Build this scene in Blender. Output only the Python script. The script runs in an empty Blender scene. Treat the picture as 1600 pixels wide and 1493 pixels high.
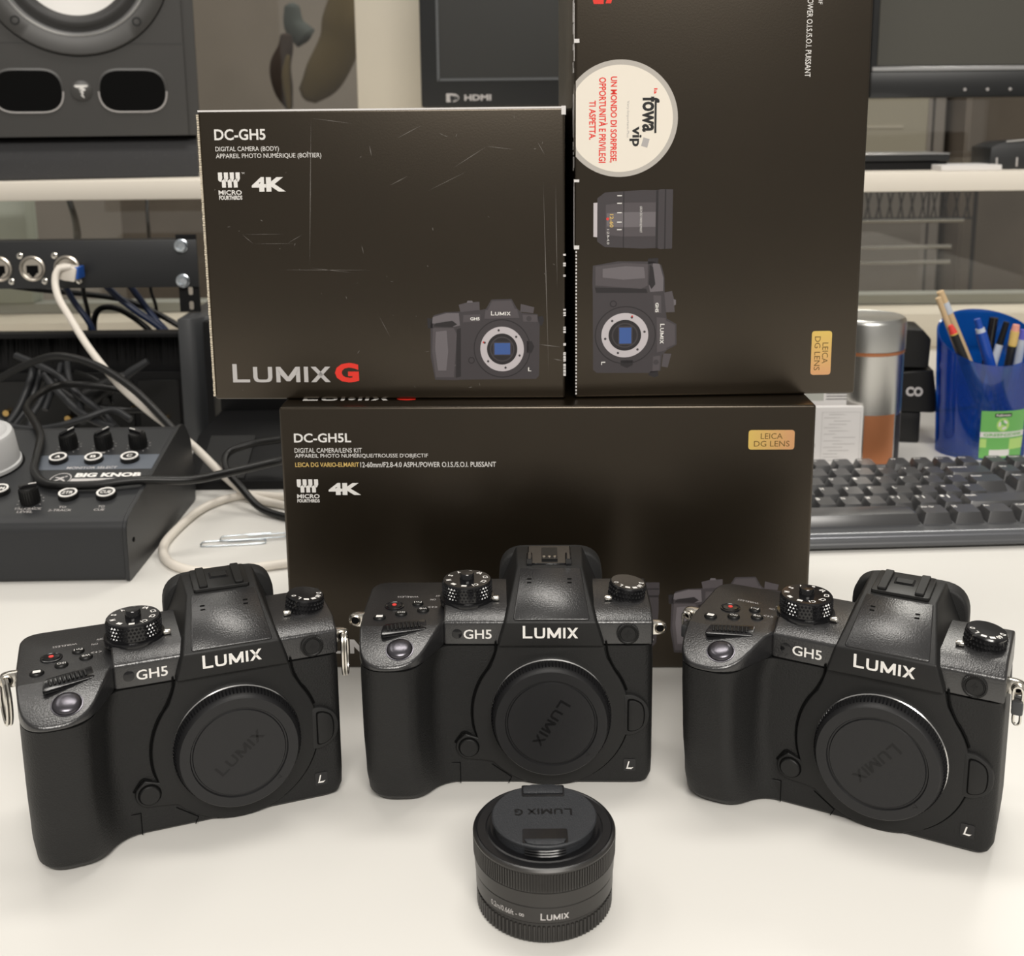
import bpy, bmesh, math, random
from mathutils import Vector, Matrix
random.seed(7)
sc = bpy.context.scene
COL = sc.collection
S = 0.001                       # lengths below are written in millimetres
PI = math.pi
rad = math.radians

# ---------------------------------------------------------------- camera
cd = bpy.data.cameras.new('photo_camera'); cam = bpy.data.objects.new('photo_camera', cd); COL.objects.link(cam)
cd.sensor_fit = 'HORIZONTAL'; cd.sensor_width = 36.0; cd.lens = 36.0*1780/1600
cd.shift_y = -(746.5-545)/1600; cd.clip_start = 0.01; cd.clip_end = 50
th, ro = rad(11.2), rad(0.6)
fw = Vector((0, math.cos(th), -math.sin(th))); rt = Vector((1, 0, 0)); up = rt.cross(fw)
r2 = math.cos(ro)*rt - math.sin(ro)*up; u2 = math.cos(ro)*up + math.sin(ro)*rt
M = Matrix((r2, u2, -fw)).transposed().to_4x4(); M.translation = Vector((0, 0, 0.3014))
cam.matrix_world = M
cd.dof.use_dof = True; cd.dof.focus_distance = 0.525; cd.dof.aperture_fstop = 19.0
sc.camera = cam

# ---------------------------------------------------------------- world, lights, exposure
w = bpy.data.worlds.new('room_light'); sc.world = w; w.use_nodes = True
w.node_tree.nodes['Background'].inputs[0].default_value = (1.0, 0.95, 0.88, 1)
w.node_tree.nodes['Background'].inputs[1].default_value = 0.32
def area(name, loc, sx, sy, power, col=(1, 0.955, 0.89), rot=(0, 0, 0)):
    l = bpy.data.lights.new(name, 'AREA'); l.shape = 'RECTANGLE'; l.size = sx; l.size_y = sy; l.energy = power; l.color = col
    o = bpy.data.objects.new(name, l); o.location = loc; o.rotation_euler = rot; COL.objects.link(o); return o
area('ceiling_panel_light', (0.0, 0.9, 2.1), 1.2, 0.32, 18)
area('ceiling_panel_light', (-1.4, 0.9, 2.1), 0.5, 1.2, 7)
area('ceiling_panel_light', (0.4, -1.9, 2.1), 1.8, 0.6, 135)
area('ceiling_panel_light', (1.1, 2.6, 2.2), 1.2, 0.6, 46)
area('ceiling_panel_light', (-1.2, 2.6, 2.2), 1.2, 0.6, 9)
sc.view_settings.view_transform = 'Standard'; sc.view_settings.look = 'None'
sc.view_settings.exposure = -0.04; sc.view_settings.gamma = 1.0; sc.view_settings.use_curve_mapping = False

# ---------------------------------------------------------------- materials
def mat(name, col, rough=0.5, metal=0.0, spec=0.5, bump=0, bscale=2000, vary=0, vscale=300, coat=0, speck=None, alpha=None):
    m = bpy.data.materials.new(name); m.use_nodes = True; nt = m.node_tree; b = nt.nodes['Principled BSDF']
    b.inputs['Base Color'].default_value = (*col, 1); b.inputs['Roughness'].default_value = rough
    b.inputs['Metallic'].default_value = metal; b.inputs['Specular IOR Level'].default_value = spec
    b.inputs['Coat Weight'].default_value = coat
    tc = nt.nodes.new('ShaderNodeTexCoord')
    if bump:
        n = nt.nodes.new('ShaderNodeTexNoise'); n.inputs['Scale'].default_value = bscale; n.inputs['Detail'].default_value = 2
        nt.links.new(tc.outputs['Object'], n.inputs['Vector'])
        bp = nt.nodes.new('ShaderNodeBump'); bp.inputs['Strength'].default_value = bump; bp.inputs['Distance'].default_value = 0.0004
        nt.links.new(n.outputs['Fac'], bp.inputs['Height']); nt.links.new(bp.outputs['Normal'], b.inputs['Normal'])
    if vary:
        n = nt.nodes.new('ShaderNodeTexNoise'); n.inputs['Scale'].default_value = vscale; n.inputs['Detail'].default_value = 3
        nt.links.new(tc.outputs['Object'], n.inputs['Vector'])
        r = nt.nodes.new('ShaderNodeValToRGB')
        r.color_ramp.elements[0].position = 0.3; r.color_ramp.elements[1].position = 0.7
        r.color_ramp.elements[0].color = (*[c*(1-vary) for c in col], 1); r.color_ramp.elements[1].color = (*[min(1, c*(1+vary)) for c in col], 1)
        nt.links.new(n.outputs['Fac'], r.inputs['Fac']); nt.links.new(r.outputs['Color'], b.inputs['Base Color'])
    if speck:
        n = nt.nodes.new('ShaderNodeTexVoronoi'); n.inputs['Scale'].default_value = speck[0]
        nt.links.new(tc.outputs['Object'], n.inputs['Vector'])
        r = nt.nodes.new('ShaderNodeValToRGB'); r.color_ramp.elements[0].position = speck[1]; r.color_ramp.elements[1].position = speck[1]+0.03
        r.color_ramp.elements[0].color = (*speck[2], 1); r.color_ramp.elements[1].color = (*col, 1)
        nt.links.new(n.outputs['Distance'], r.inputs['Fac']); nt.links.new(r.outputs['Color'], b.inputs['Base Color'])
    return m
def gradient(name, c0, c1, axis, a, b_, rough=0.35, metal=0.3):
    m = mat(name, c0, rough, metal); nt = m.node_tree; b = nt.nodes['Principled BSDF']
    tc = nt.nodes.new('ShaderNodeTexCoord'); sp = nt.nodes.new('ShaderNodeSeparateXYZ'); mr = nt.nodes.new('ShaderNodeMapRange')
    mr.inputs[1].default_value = a; mr.inputs[2].default_value = b_
    r = nt.nodes.new('ShaderNodeValToRGB'); r.color_ramp.elements[0].color = (*c0, 1); r.color_ramp.elements[1].color = (*c1, 1)
    nt.links.new(tc.outputs['Object'], sp.inputs[0]); nt.links.new(sp.outputs[axis], mr.inputs[0])
    nt.links.new(mr.outputs[0], r.inputs[0]); nt.links.new(r.outputs[0], b.inputs['Base Color'])
    return m
def glassy(name, tint, refl=0.08, rough=0.02, opacity=0.0, col=(0, 0, 0)):
    m = bpy.data.materials.new(name); m.use_nodes = True; nt = m.node_tree
    for n in list(nt.nodes): nt.nodes.remove(n)
    out = nt.nodes.new('ShaderNodeOutputMaterial'); t = nt.nodes.new('ShaderNodeBsdfTransparent'); t.inputs[0].default_value = (*tint, 1)
    g = nt.nodes.new('ShaderNodeBsdfGlossy'); g.inputs['Roughness'].default_value = rough
    d = nt.nodes.new('ShaderNodeBsdfPrincipled'); d.inputs['Base Color'].default_value = (*col, 1); d.inputs['Roughness'].default_value = 0.2
    m1 = nt.nodes.new('ShaderNodeMixShader'); m1.inputs[0].default_value = opacity
    m2 = nt.nodes.new('ShaderNodeMixShader'); m2.inputs[0].default_value = refl
    nt.links.new(t.outputs[0], m1.inputs[1]); nt.links.new(d.outputs[0], m1.inputs[2])
    nt.links.new(m1.outputs[0], m2.inputs[1]); nt.links.new(g.outputs[0], m2.inputs[2]); nt.links.new(m2.outputs[0], out.inputs[0])
    return m
MT = dict(
 desk=mat('desk_laminate', (0.70, 0.685, 0.65), 0.38, vary=0.015, vscale=6, spec=0.4),
 cream=mat('cream_paint', (0.66, 0.61, 0.51), 0.5),
 shelf=mat('shelf_laminate', (0.86, 0.80, 0.70), 0.45),
 frame=mat('partition_frame_grey', (0.42, 0.43, 0.39), 0.45),
 carton=mat('black_carton', (0.0058, 0.0040, 0.0020), 0.31, spec=0.95, bump=0.06, bscale=900, vary=0.12, vscale=40),
 rubber=mat('black_rubber', (0.012, 0.012, 0.012), 0.62, spec=0.42, bump=0.35, bscale=2600),
 grip=mat('leatherette', (0.0085, 0.0085, 0.0085), 0.55, spec=0.4, bump=0.7, bscale=1300),
 panel=mat('satin_black_panel', (0.0085, 0.0085, 0.0085), 0.5, spec=0.38, bump=0.25, bscale=3000),
 paint=mat('crinkle_black_paint', (0.012, 0.012, 0.013), 0.31, spec=1.0, bump=0.3, bscale=1500),
 gloss=mat('gloss_black_plastic', (0.008, 0.008, 0.009), 0.16, spec=0.5),
 black=mat('black_plastic', (0.008, 0.008, 0.008), 0.42, spec=0.35),
 capm=mat('cap_plastic', (0.010, 0.010, 0.011), 0.48, spec=0.45, bump=0.12, bscale=3500),
 capsp=mat('lens_cap_plastic', (0.024, 0.026, 0.03), 0.5, spec=0.5, bump=0.7, bscale=1800),
 lensm=mat('lens_barrel_grey', (0.035, 0.033, 0.031), 0.38, spec=0.5, metal=0.2),
 lensd=mat('lens_dark', (0.008, 0.008, 0.009), 0.3),
 emboss=mat('embossed_black', (0.005, 0.005, 0.0055), 0.35, spec=0.35),
 dark=mat('deep_black', (0.003, 0.003, 0.003), 0.8, spec=0.1),
 steel=mat('steel', (0.75, 0.72, 0.66), 0.22, 1.0),
 mount=mat('mount_steel', (0.7, 0.7, 0.7), 0.18, 1.0),
 shutter=mat('shutter_button_metal', (0.11, 0.105, 0.12), 0.28, 0.9),
 white=mat('white_print', (0.82, 0.80, 0.77), 0.55),
 greyp=mat('grey_print', (0.45, 0.43, 0.42), 0.55),
 silverp=mat('silver_print', (0.52, 0.50, 0.49), 0.5),
 goldp=mat('gold_print', (0.72, 0.50, 0.16), 0.5),
 redp=mat('red_print', (0.80, 0.035, 0.02), 0.5),
 red=mat('red_dot', (0.75, 0.06, 0.05), 0.4),
 brownp=mat('brown_print', (0.16, 0.09, 0.02), 0.5),
 inkblack=mat('black_ink', (0.012, 0.012, 0.012), 0.5),
 pb=mat('picture_body', (0.052, 0.045, 0.049), 0.5), pg=mat('picture_grip', (0.085, 0.074, 0.08), 0.5),
 ph=mat('picture_highlight', (0.15, 0.135, 0.145), 0.5), pd=mat('picture_dark', (0.02, 0.017, 0.019), 0.5),
 pring=mat('picture_mount_ring', (0.55, 0.51, 0.53), 0.5), pblue=mat('picture_sensor', (0.05, 0.11, 0.33), 0.4),
 cardboard=mat('torn_cardboard', (0.62, 0.55, 0.43), 0.9, vary=0.2, vscale=900),
 scratch=mat('scratched_carton', (0.16, 0.145, 0.13), 0.6),
 stick=mat('sticker_paper', (0.86, 0.80, 0.70), 0.45), stickrim=mat('sticker_rim', (0.50, 0.47, 0.43), 0.4),
 alu=mat('grey_alu', (0.026, 0.027, 0.029), 0.42, 0.3, bump=0.05, bscale=2500),
 mixtop=mat('mixer_top', (0.021, 0.022, 0.024), 0.45, spec=0.4),
 strip=mat('blue_grey_strip', (0.10, 0.115, 0.14), 0.5),
 knobw=mat('silver_grey_knob', (0.52, 0.52, 0.52), 0.4),
 cable=mat('black_cable', (0.007, 0.007, 0.007), 0.38, spec=0.4),
 cablegrey=mat('dark_grey_cable', (0.018, 0.019, 0.021), 0.45, spec=0.4),
 cablew=mat('white_cable', (0.72, 0.67, 0.60), 0.42),
 cableb=mat('navy_cable', (0.008, 0.018, 0.055), 0.4),
 bluep=mat('blue_plug', (0.02, 0.10, 0.42), 0.4),
 rackm=mat('rack_black', (0.006, 0.006, 0.0065), 0.5, spec=0.22),
 rackside=mat('rack_grey', (0.045, 0.047, 0.05), 0.45),
 nickel=mat('nickel', (0.62, 0.57, 0.50), 0.3, 1.0),
 zinc=mat('zinc_bolt', (0.6, 0.65, 0.7), 0.25, 1.0),
 redline=mat('red_trim', (0.45, 0.02, 0.02), 0.4),
 spk=mat('speaker_vinyl', (0.042, 0.040, 0.037), 0.55, bump=0.1, bscale=900),
 spkside=mat('speaker_side', (0.02, 0.02, 0.02), 0.6),
 cone=mat('woofer_cone', (0.80, 0.78, 0.75), 0.5), surround=mat('woofer_surround', (0.03, 0.029, 0.028), 0.5),
 ring=mat('woofer_ring', (0.055, 0.053, 0.05), 0.4),
 foam=mat('foam', (0.042, 0.042, 0.044), 0.95, bump=0.8, bscale=700, speck=(420, 0.06, (0.22, 0.21, 0.2))),
 bezel=mat('monitor_bezel', (0.014, 0.015, 0.016), 0.4), screen=mat('monitor_screen', (0.028, 0.028, 0.026), 0.3, spec=0.6),
 screenr=mat('matte_screen', (0.075, 0.072, 0.060), 0.6),
 silverline=mat('silver_trim', (0.62, 0.62, 0.62), 0.3, 0.8),
 keyc=mat('keycap_black', (0.05, 0.05, 0.052), 0.3, spec=0.7), keyb=mat('keyboard_case', (0.065, 0.067, 0.072), 0.35, spec=0.6),
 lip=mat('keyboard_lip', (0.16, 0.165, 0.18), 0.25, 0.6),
 tin=mat('brushed_tin', (0.66, 0.65, 0.62), 0.26, 1.0), tinlid=mat('tin_lid', (0.55, 0.55, 0.53), 0.32, 1.0),
 copper=mat('copper_print', (0.50, 0.20, 0.09), 0.35, 0.6),
 tinblue=mat('blue_print', (0.03, 0.09, 0.2), 0.4),
 cup=glassy('blue_translucent_plastic', (0.07, 0.34, 0.78), 0.07, 0.05, 0.28, (0.01, 0.10, 0.45)),
 pane=glassy('window_glass', (0.95, 0.955, 0.94), 0.06, 0.01),
 green=mat('green_label', (0.16, 0.46, 0.12), 0.45), green2=mat('light_green_print', (0.45, 0.68, 0.2), 0.45),
 paper=mat('white_paper', (0.74, 0.72, 0.71), 0.6),
 wood=mat('pencil_wood', (0.62, 0.45, 0.26), 0.55), yellow=mat('yellow_paint', (0.72, 0.52, 0.10), 0.35),
 pink=mat('pink_eraser', (0.75, 0.33, 0.26), 0.7), bluepen=mat('blue_pen', (0.012, 0.07, 0.40), 0.25),
 clearpen=mat('pale_plastic', (0.55, 0.6, 0.68), 0.25), purple=mat('violet_pen', (0.12, 0.12, 0.55), 0.3),
 wallb=mat('far_wall_paint', (0.27, 0.235, 0.20), 0.8, vary=0.12, vscale=2.5),
 cabinet=mat('brown_cabinet', (0.13, 0.105, 0.085), 0.55, vary=0.2, vscale=5), cabgrey=mat('grey_cabinet', (0.30, 0.27, 0.25), 0.5),
 brownc=mat('brown_cloth', (0.035, 0.02, 0.013), 0.9), mustard=mat('mustard_cloth', (0.10, 0.068, 0.022), 0.9), tealc=mat('dark_teal_cloth', (0.06, 0.07, 0.065), 0.9),
)

MT['carton'].node_tree.nodes['Principled BSDF'].inputs['Specular Tint'].default_value = (1.0, 0.86, 0.70, 1)

# ---------------------------------------------------------------- mesh helpers
SC = [1.0, 1.0, 1.0]             # per-axis stretch, fitted with location and yaw to each thing's image pixels
QY = [1.0]                      # keeps turned parts round when depth is stretched
def set_stretch(x, y, z, q=1.0): SC[:] = [x, y, z]; QY[0] = q
class MB:
    def __init__(s): s.v = []; s.f = []; s.m = []
    def add(s, vs, fs, mi=0):
        o = len(s.v); s.v += [tuple(p) for p in vs]; s.f += [tuple(i+o for i in f) for f in fs]; s.m += [mi]*len(fs); return s
    def box(s, x0, x1, y0, y1, z0, z1, mi=0):
        return s.add([(x, y, z) for z in (z0, z1) for y in (y0, y1) for x in (x0, x1)],
                     [(0, 2, 3, 1), (4, 5, 7, 6), (0, 1, 5, 4), (2, 6, 7, 3), (0, 4, 6, 2), (1, 3, 7, 5)], mi)
    def prism(s, poly, a, b, axis='y', mi=0):
        n = len(poly)
        f = {'y': lambda p, t: (p[0], t, p[1]), 'x': lambda p, t: (t, p[0], p[1]), 'z': lambda p, t: (p[0], p[1], t)}[axis]
        vs = [f(p, a) for p in poly]+[f(p, b) for p in poly]
        return s.add(vs, [tuple(range(n)), tuple(range(2*n-1, n-1, -1))]+[(i, (i+1) % n, n+(i+1) % n, n+i) for i in range(n)], mi)
    def loft(s, loops, cap=True, mi=0):
        n = len(loops[0]); vs = [p for l in loops for p in l]; fs = []
        for k in range(len(loops)-1):
            fs += [(k*n+i, k*n+(i+1) % n, (k+1)*n+(i+1) % n, (k+1)*n+i) for i in range(n)]
        if cap: fs += [tuple(range(n)), tuple(range(len(vs)-1, len(vs)-n-1, -1))]
        return s.add(vs, fs, mi)
    def lathe(s, prof, n=48, axis='z', c=(0, 0, 0), mi=0, a0=0, a1=2*PI, cap=True):
        full = abs(a1-a0-2*PI) < 1e-6; loops = []
        m = n if full else n+1
        for r, h in prof:
            l = []
            for i in range(m):
                a = a0+(a1-a0)*i/n; p, q = r*math.cos(a), r*math.sin(a)*(QY[0] if axis == 'z' else 1)
                l.append({'z': (c[0]+p, c[1]+q, c[2]+h), 'y': (c[0]+p, c[1]+h, c[2]+q), 'x': (c[0]+h, c[1]+p, c[2]+q)}[axis])
            loops.append(l)
        if full: return s.loft(loops, cap, mi)
        vs = [p for l in loops for p in l]; fs = [(k*m+i, k*m+i+1, (k+1)*m+i+1, (k+1)*m+i) for k in range(len(loops)-1) for i in range(n)]
        return s.add(vs, fs, mi)
    def tube(s, path, r, n=10, mi=0):
        P = [Vector(p) for p in path]; loops = []; prev = None
        for i, p in enumerate(P):
            t = (P[min(i+1, len(P)-1)]-P[max(i-1, 0)]).normalized()
            if prev is None: a = Vector((0, 0, 1)) if abs(t.z) < 0.9 else Vector((1, 0, 0)); u = t.cross(a).normalized()
            else: u = (prev-t*prev.dot(t)).normalized()
            prev = u; v = t.cross(u); rr = r[i] if isinstance(r, (list, tuple)) else r
            loops.append([p+(u*math.cos(2*PI*k/n)+v*math.sin(2*PI*k/n))*rr for k in range(n)])
        return s.loft(loops, True, mi)
    def ctube(s, path, r, n=10):
        P = spline(path, 6); m = len(path)-1
        if not isinstance(r, (list, tuple)): return s.tube(P, r, n)
        R = spline([(v, 0, 0) for v in r], 6); P = [P[0]*2-P[1]]+P+[P[-1]*2-P[-2]]; return s.tube(P, [R[0].x*.4]+[max(1, v.x) for v in R]+[R[-1].x*.3], n)
    def xform(s, mtx): s.v = [tuple(mtx @ Vector(p)) for p in s.v]; return s
    def mesh(s, name, bevel=None, sharp=38, weld=False):
        bm = bmesh.new(); vs = [bm.verts.new((p[0]*S*SC[0], p[1]*S*SC[1], p[2]*S*SC[2])) for p in s.v]
        for f, mi in zip(s.f, s.m):
            try: fc = bm.faces.new([vs[i] for i in f]); fc.material_index = mi
            except ValueError: pass
        if weld: bmesh.ops.remove_doubles(bm, verts=bm.verts, dist=1e-6)
        bmesh.ops.recalc_face_normals(bm, faces=bm.faces)
        if bevel:
            es = [e for e in bm.edges if len(e.link_faces) == 2 and e.calc_face_angle(0) > rad(28)]
            bmesh.ops.bevel(bm, geom=es, offset=bevel[0]*S, segments=bevel[1], affect='EDGES', profile=0.5, clamp_overlap=True)
        for f in bm.faces: f.smooth = True
        for e in bm.edges:
            if len(e.link_faces) != 2 or e.calc_face_angle(0) > rad(sharp): e.smooth = False
        me = bpy.data.meshes.new(name); bm.to_mesh(me); bm.free(); return me
    def build(s, name, m, parent=None, bevel=None, sharp=38, label=None, loc=None, weld=False):
        me = s.mesh(name, bevel, sharp, weld)
        for x in (m if isinstance(m, (list, tuple)) else [m]): me.materials.append(MT[x] if isinstance(x, str) else x)
        return put(name, me, parent, label, loc)
def put(name, me, parent=None, label=None, loc=None):
    o = bpy.data.objects.new(name, me); COL.objects.link(o); o.parent = parent
    if label: o['label'] = label
    if loc: o.location = [c*S*(k if parent else 1) for c, k in zip(loc, SC)]
    return o
def tag(o, label, cat, group=None, kind=None):
    if label: o['label'] = label
    if cat: o['category'] = cat
    if group: o['group'] = group
    if kind: o['kind'] = kind
    return o
def thing(name, label, cat, loc=(0, 0, 0), rotz=0, group=None, rot=None):
    o = bpy.data.objects.new(name, None); COL.objects.link(o); o.empty_display_size = 0.02
    o.location = [c*S for c in loc]; o.rotation_euler = rot if rot else (0, 0, rad(rotz)); return tag(o, label, cat, group)
def copy_tree(o, parent=None, skip=()):
    c = o.copy(); COL.objects.link(c); c.parent = parent
    for ch in list(o.children):
        if ch.name.split('.')[0] not in skip: copy_tree(ch, c, skip)
    return c
def rpoly(pts, seg=6):
    """polygon with rounded corners, pts = (x, y, radius)"""
    out = []; n = len(pts)
    for i in range(n):
        p = Vector(pts[i][:2]); a = Vector(pts[i-1][:2]); b = Vector(pts[(i+1) % n][:2]); r = pts[i][2]
        if r <= 0: out.append(tuple(p)); continue
        da, db = (a-p), (b-p); ta = min(r, da.length*0.49); tb = min(r, db.length*0.49)
        A = p+da.normalized()*ta; B = p+db.normalized()*tb
        for k in range(seg+1):
            t = k/seg; out.append(tuple(A*(1-t)**2+p*2*t*(1-t)+B*t*t))
    return out
def rrect(x0, y0, x1, y1, r, seg=5): return rpoly([(x0, y0, r), (x1, y0, r), (x1, y1, r), (x0, y1, r)], seg)
def circ(cx, cy, r, n=32, a0=0, a1=2*PI): return [(cx+r*math.cos(a0+(a1-a0)*i/n), cy+r*math.sin(a0+(a1-a0)*i/n)) for i in range(n)]
def spline(pts, n=8):
    P = [Vector(p) for p in pts]; P = [P[0]*2-P[1]]+P+[P[-1]*2-P[-2]]; out = []
    for i in range(1, len(P)-2):
        for k in range(n):
            t = k/n; out.append(0.5*((2*P[i])+(P[i+1]-P[i-1])*t+(2*P[i-1]-5*P[i]+4*P[i+1]-P[i+2])*t*t+(3*P[i]-P[i-1]-3*P[i+1]+P[i+2])*t**3))
    out.append(P[-2]); return out
_tc = {}
def glyphs(s, bold=0.0, res=3):
    k = (s, bold, res)
    if k not in _tc:
        cu = bpy.data.curves.new('lettering', 'FONT'); cu.body = s; cu.size = 1; cu.resolution_u = res; cu.offset = bold
        o = bpy.data.objects.new('lettering', cu); COL.objects.link(o)
        dg = bpy.context.evaluated_depsgraph_get(); dg.update(); me = bpy.data.meshes.new_from_object(o.evaluated_get(dg))
        vs = [tuple(v.co) for v in me.vertices]; fs = [tuple(p.vertices) for p in me.polygons]
        bpy.data.objects.remove(o); bpy.data.curves.remove(cu); bpy.data.meshes.remove(me)
        xs = [v[0] for v in vs]; ys = [v[1] for v in vs]; x0, x1, y0, y1 = min(xs), max(xs), min(ys), max(ys)
        _tc[k] = ([((v[0]-x0)/(x1-x0), (v[1]-y0)/max(1e-6, y1-y0)) for v in vs], fs)
    return _tc[k]
def letters(mb, s, rect, f, bold=0.0, mi=0, res=3):
    vs, fs = glyphs(s, bold, res); u0, v0, u1, v1 = rect
    return mb.add([f(u0+a*(u1-u0), v0+b*(v1-v0)) for a, b in vs], fs, mi)
def text(name, s, rect, f, m, parent, bold=0.0, label=None, res=3):
    return letters(MB(), s, rect, f, bold, 0, res).build(name, m, parent, label=label)
def lumix(name, rect, f, m, parent, bold=0.03):
    u0, v0, u1, v1 = rect; W = u1-u0; H = v1-v0; mb = MB()
    def st(a, b, c, d, wd):
        a, b = Vector((u0+a*W, v0+b*H)), Vector((u0+c*W, v0+d*H)); t = (b-a).normalized(); nn = Vector((-t.y, t.x))*wd*H/2
        mb.add([f(*(p)) for p in (a-nn, b-nn, b+nn, a+nn)], [(0, 1, 2, 3)])
    def poly(pts): mb.add([f(u0+a*W, v0+b*H) for a, b in pts], [tuple(range(len(pts)))])
    poly([(0, 0), (.175, 0), (.175, .16), (.045, .16), (.045, 1), (0, 1)])                       # L
    k = .84
    poly([(.21, k), (.21, .26), (.222, .1), (.245, .02), (.28, 0), (.28, .15), (.262, .17), (.253, .26), (.253, k)])   # U
    poly([(.28, 0), (.335, 0), (.37, .02), (.393, .1), (.405, .26), (.405, k), (.362, k), (.362, .26), (.353, .17), (.335, .15), (.28, .15)])
    poly([(.445, 0), (.487, 0), (.487, .5), (.445, k)]); poly([(.69, 0), (.648, 0), (.648, .5), (.69, k)])            # M
    poly([(.445, k), (.49, k), (.5675, .30), (.5675, .06), (.548, .06), (.487, .42)]); poly([(.69, k), (.645, k), (.5675, .30), (.5675, .06), (.587, .06), (.648, .42)])
    poly([(.73, 0), (.772, 0), (.772, k), (.73, k)])                                             # I
    poly([(.80, 0), (.852, 0), (1, k), (.948, k)]); poly([(.80, k), (.852, k), (1, 0), (.948, 0)])   # X
    return mb.build(name, m, parent)
def flat(mb, poly, f, mi=0): return mb.add([f(u, v) for u, v in poly], [tuple(range(len(poly)))], mi)

# ================================================================ the setting
def struct(o): o['kind'] = 'structure'; return o
def setting(name, mb, m, bevel=None): return struct(mb.build(name, m, None, bevel))
desk = thing('desk', 'white laminate desk that everything stands on', 'desk', (0, 800, 0))
MB().box(-1000, 1000, -720, 690, -28, 0).build('desk_top', 'desk', desk, (2, 2))
for x in (-960, 920):
    for y in (-680, 600): MB().box(x, x+40, y, y+40, -745, -28).build('leg', 'frame', desk, (2, 1))
setting('floor', MB().box(-3600, 3600, -1800, 4200, -765, -745), mat('floor_vinyl', (0.28, 0.26, 0.23), 0.5, vary=0.1, vscale=3))
# glazed partition behind the desk
setting('wall_partition', MB().box(-1900, 1900, 1491, 1590, -745, 0), 'cream')
setting('trim_1', MB().box(-1900, 1900, 1504, 1580, 0, 46.2), 'cream', (2, 2))
setting('trim_2', MB().box(-1900, 1900, 1580, 1612, 46.2, 61), 'frame', (1, 1))
setting('trim_3', MB().box(-203.5, -117, 1563, 1625, 61, 1300), 'cream', (2, 2))
setting('trim_4', MB().box(-770, -669, 1578, 1616, 61, 260), mat('pale_green_frame', (0.42, 0.45, 0.39), 0.5), (2, 2))
win = setting('window_1', MB().box(-1850, -203.5, 1594, 1600, 61, 1300), 'pane')
win2 = setting('window_2', MB().box(-117, 1850, 1594, 1600, 61, 1300), 'pane')
# the room behind the glass
setting('wall_back', MB().box(-3600, 3600, 3800, 3860, -745, 2400), 'wallb')
setting('wall_left', MB().box(-3660, -3600, 1590, 3860, -745, 2400), 'wallb')
setting('wall_right', MB().box(3600, 3660, 1590, 3860, -745, 2400), 'wallb')

# ================================================================ shelf across the back of the desk
sh = thing('monitor_shelf', 'long cream shelf raised over the back of the desk', 'shelf', (0, 1370, 0))
MB().box(-985, 985, -103, 100, 222.8, 244).build('shelf_board', 'shelf', sh, (1.5, 2))
for x in (-900, -20, 860): MB().box(x, x+20, -80, 95, 0, 222.8).build('shelf_support', 'shelf', sh, (1, 1))

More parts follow.
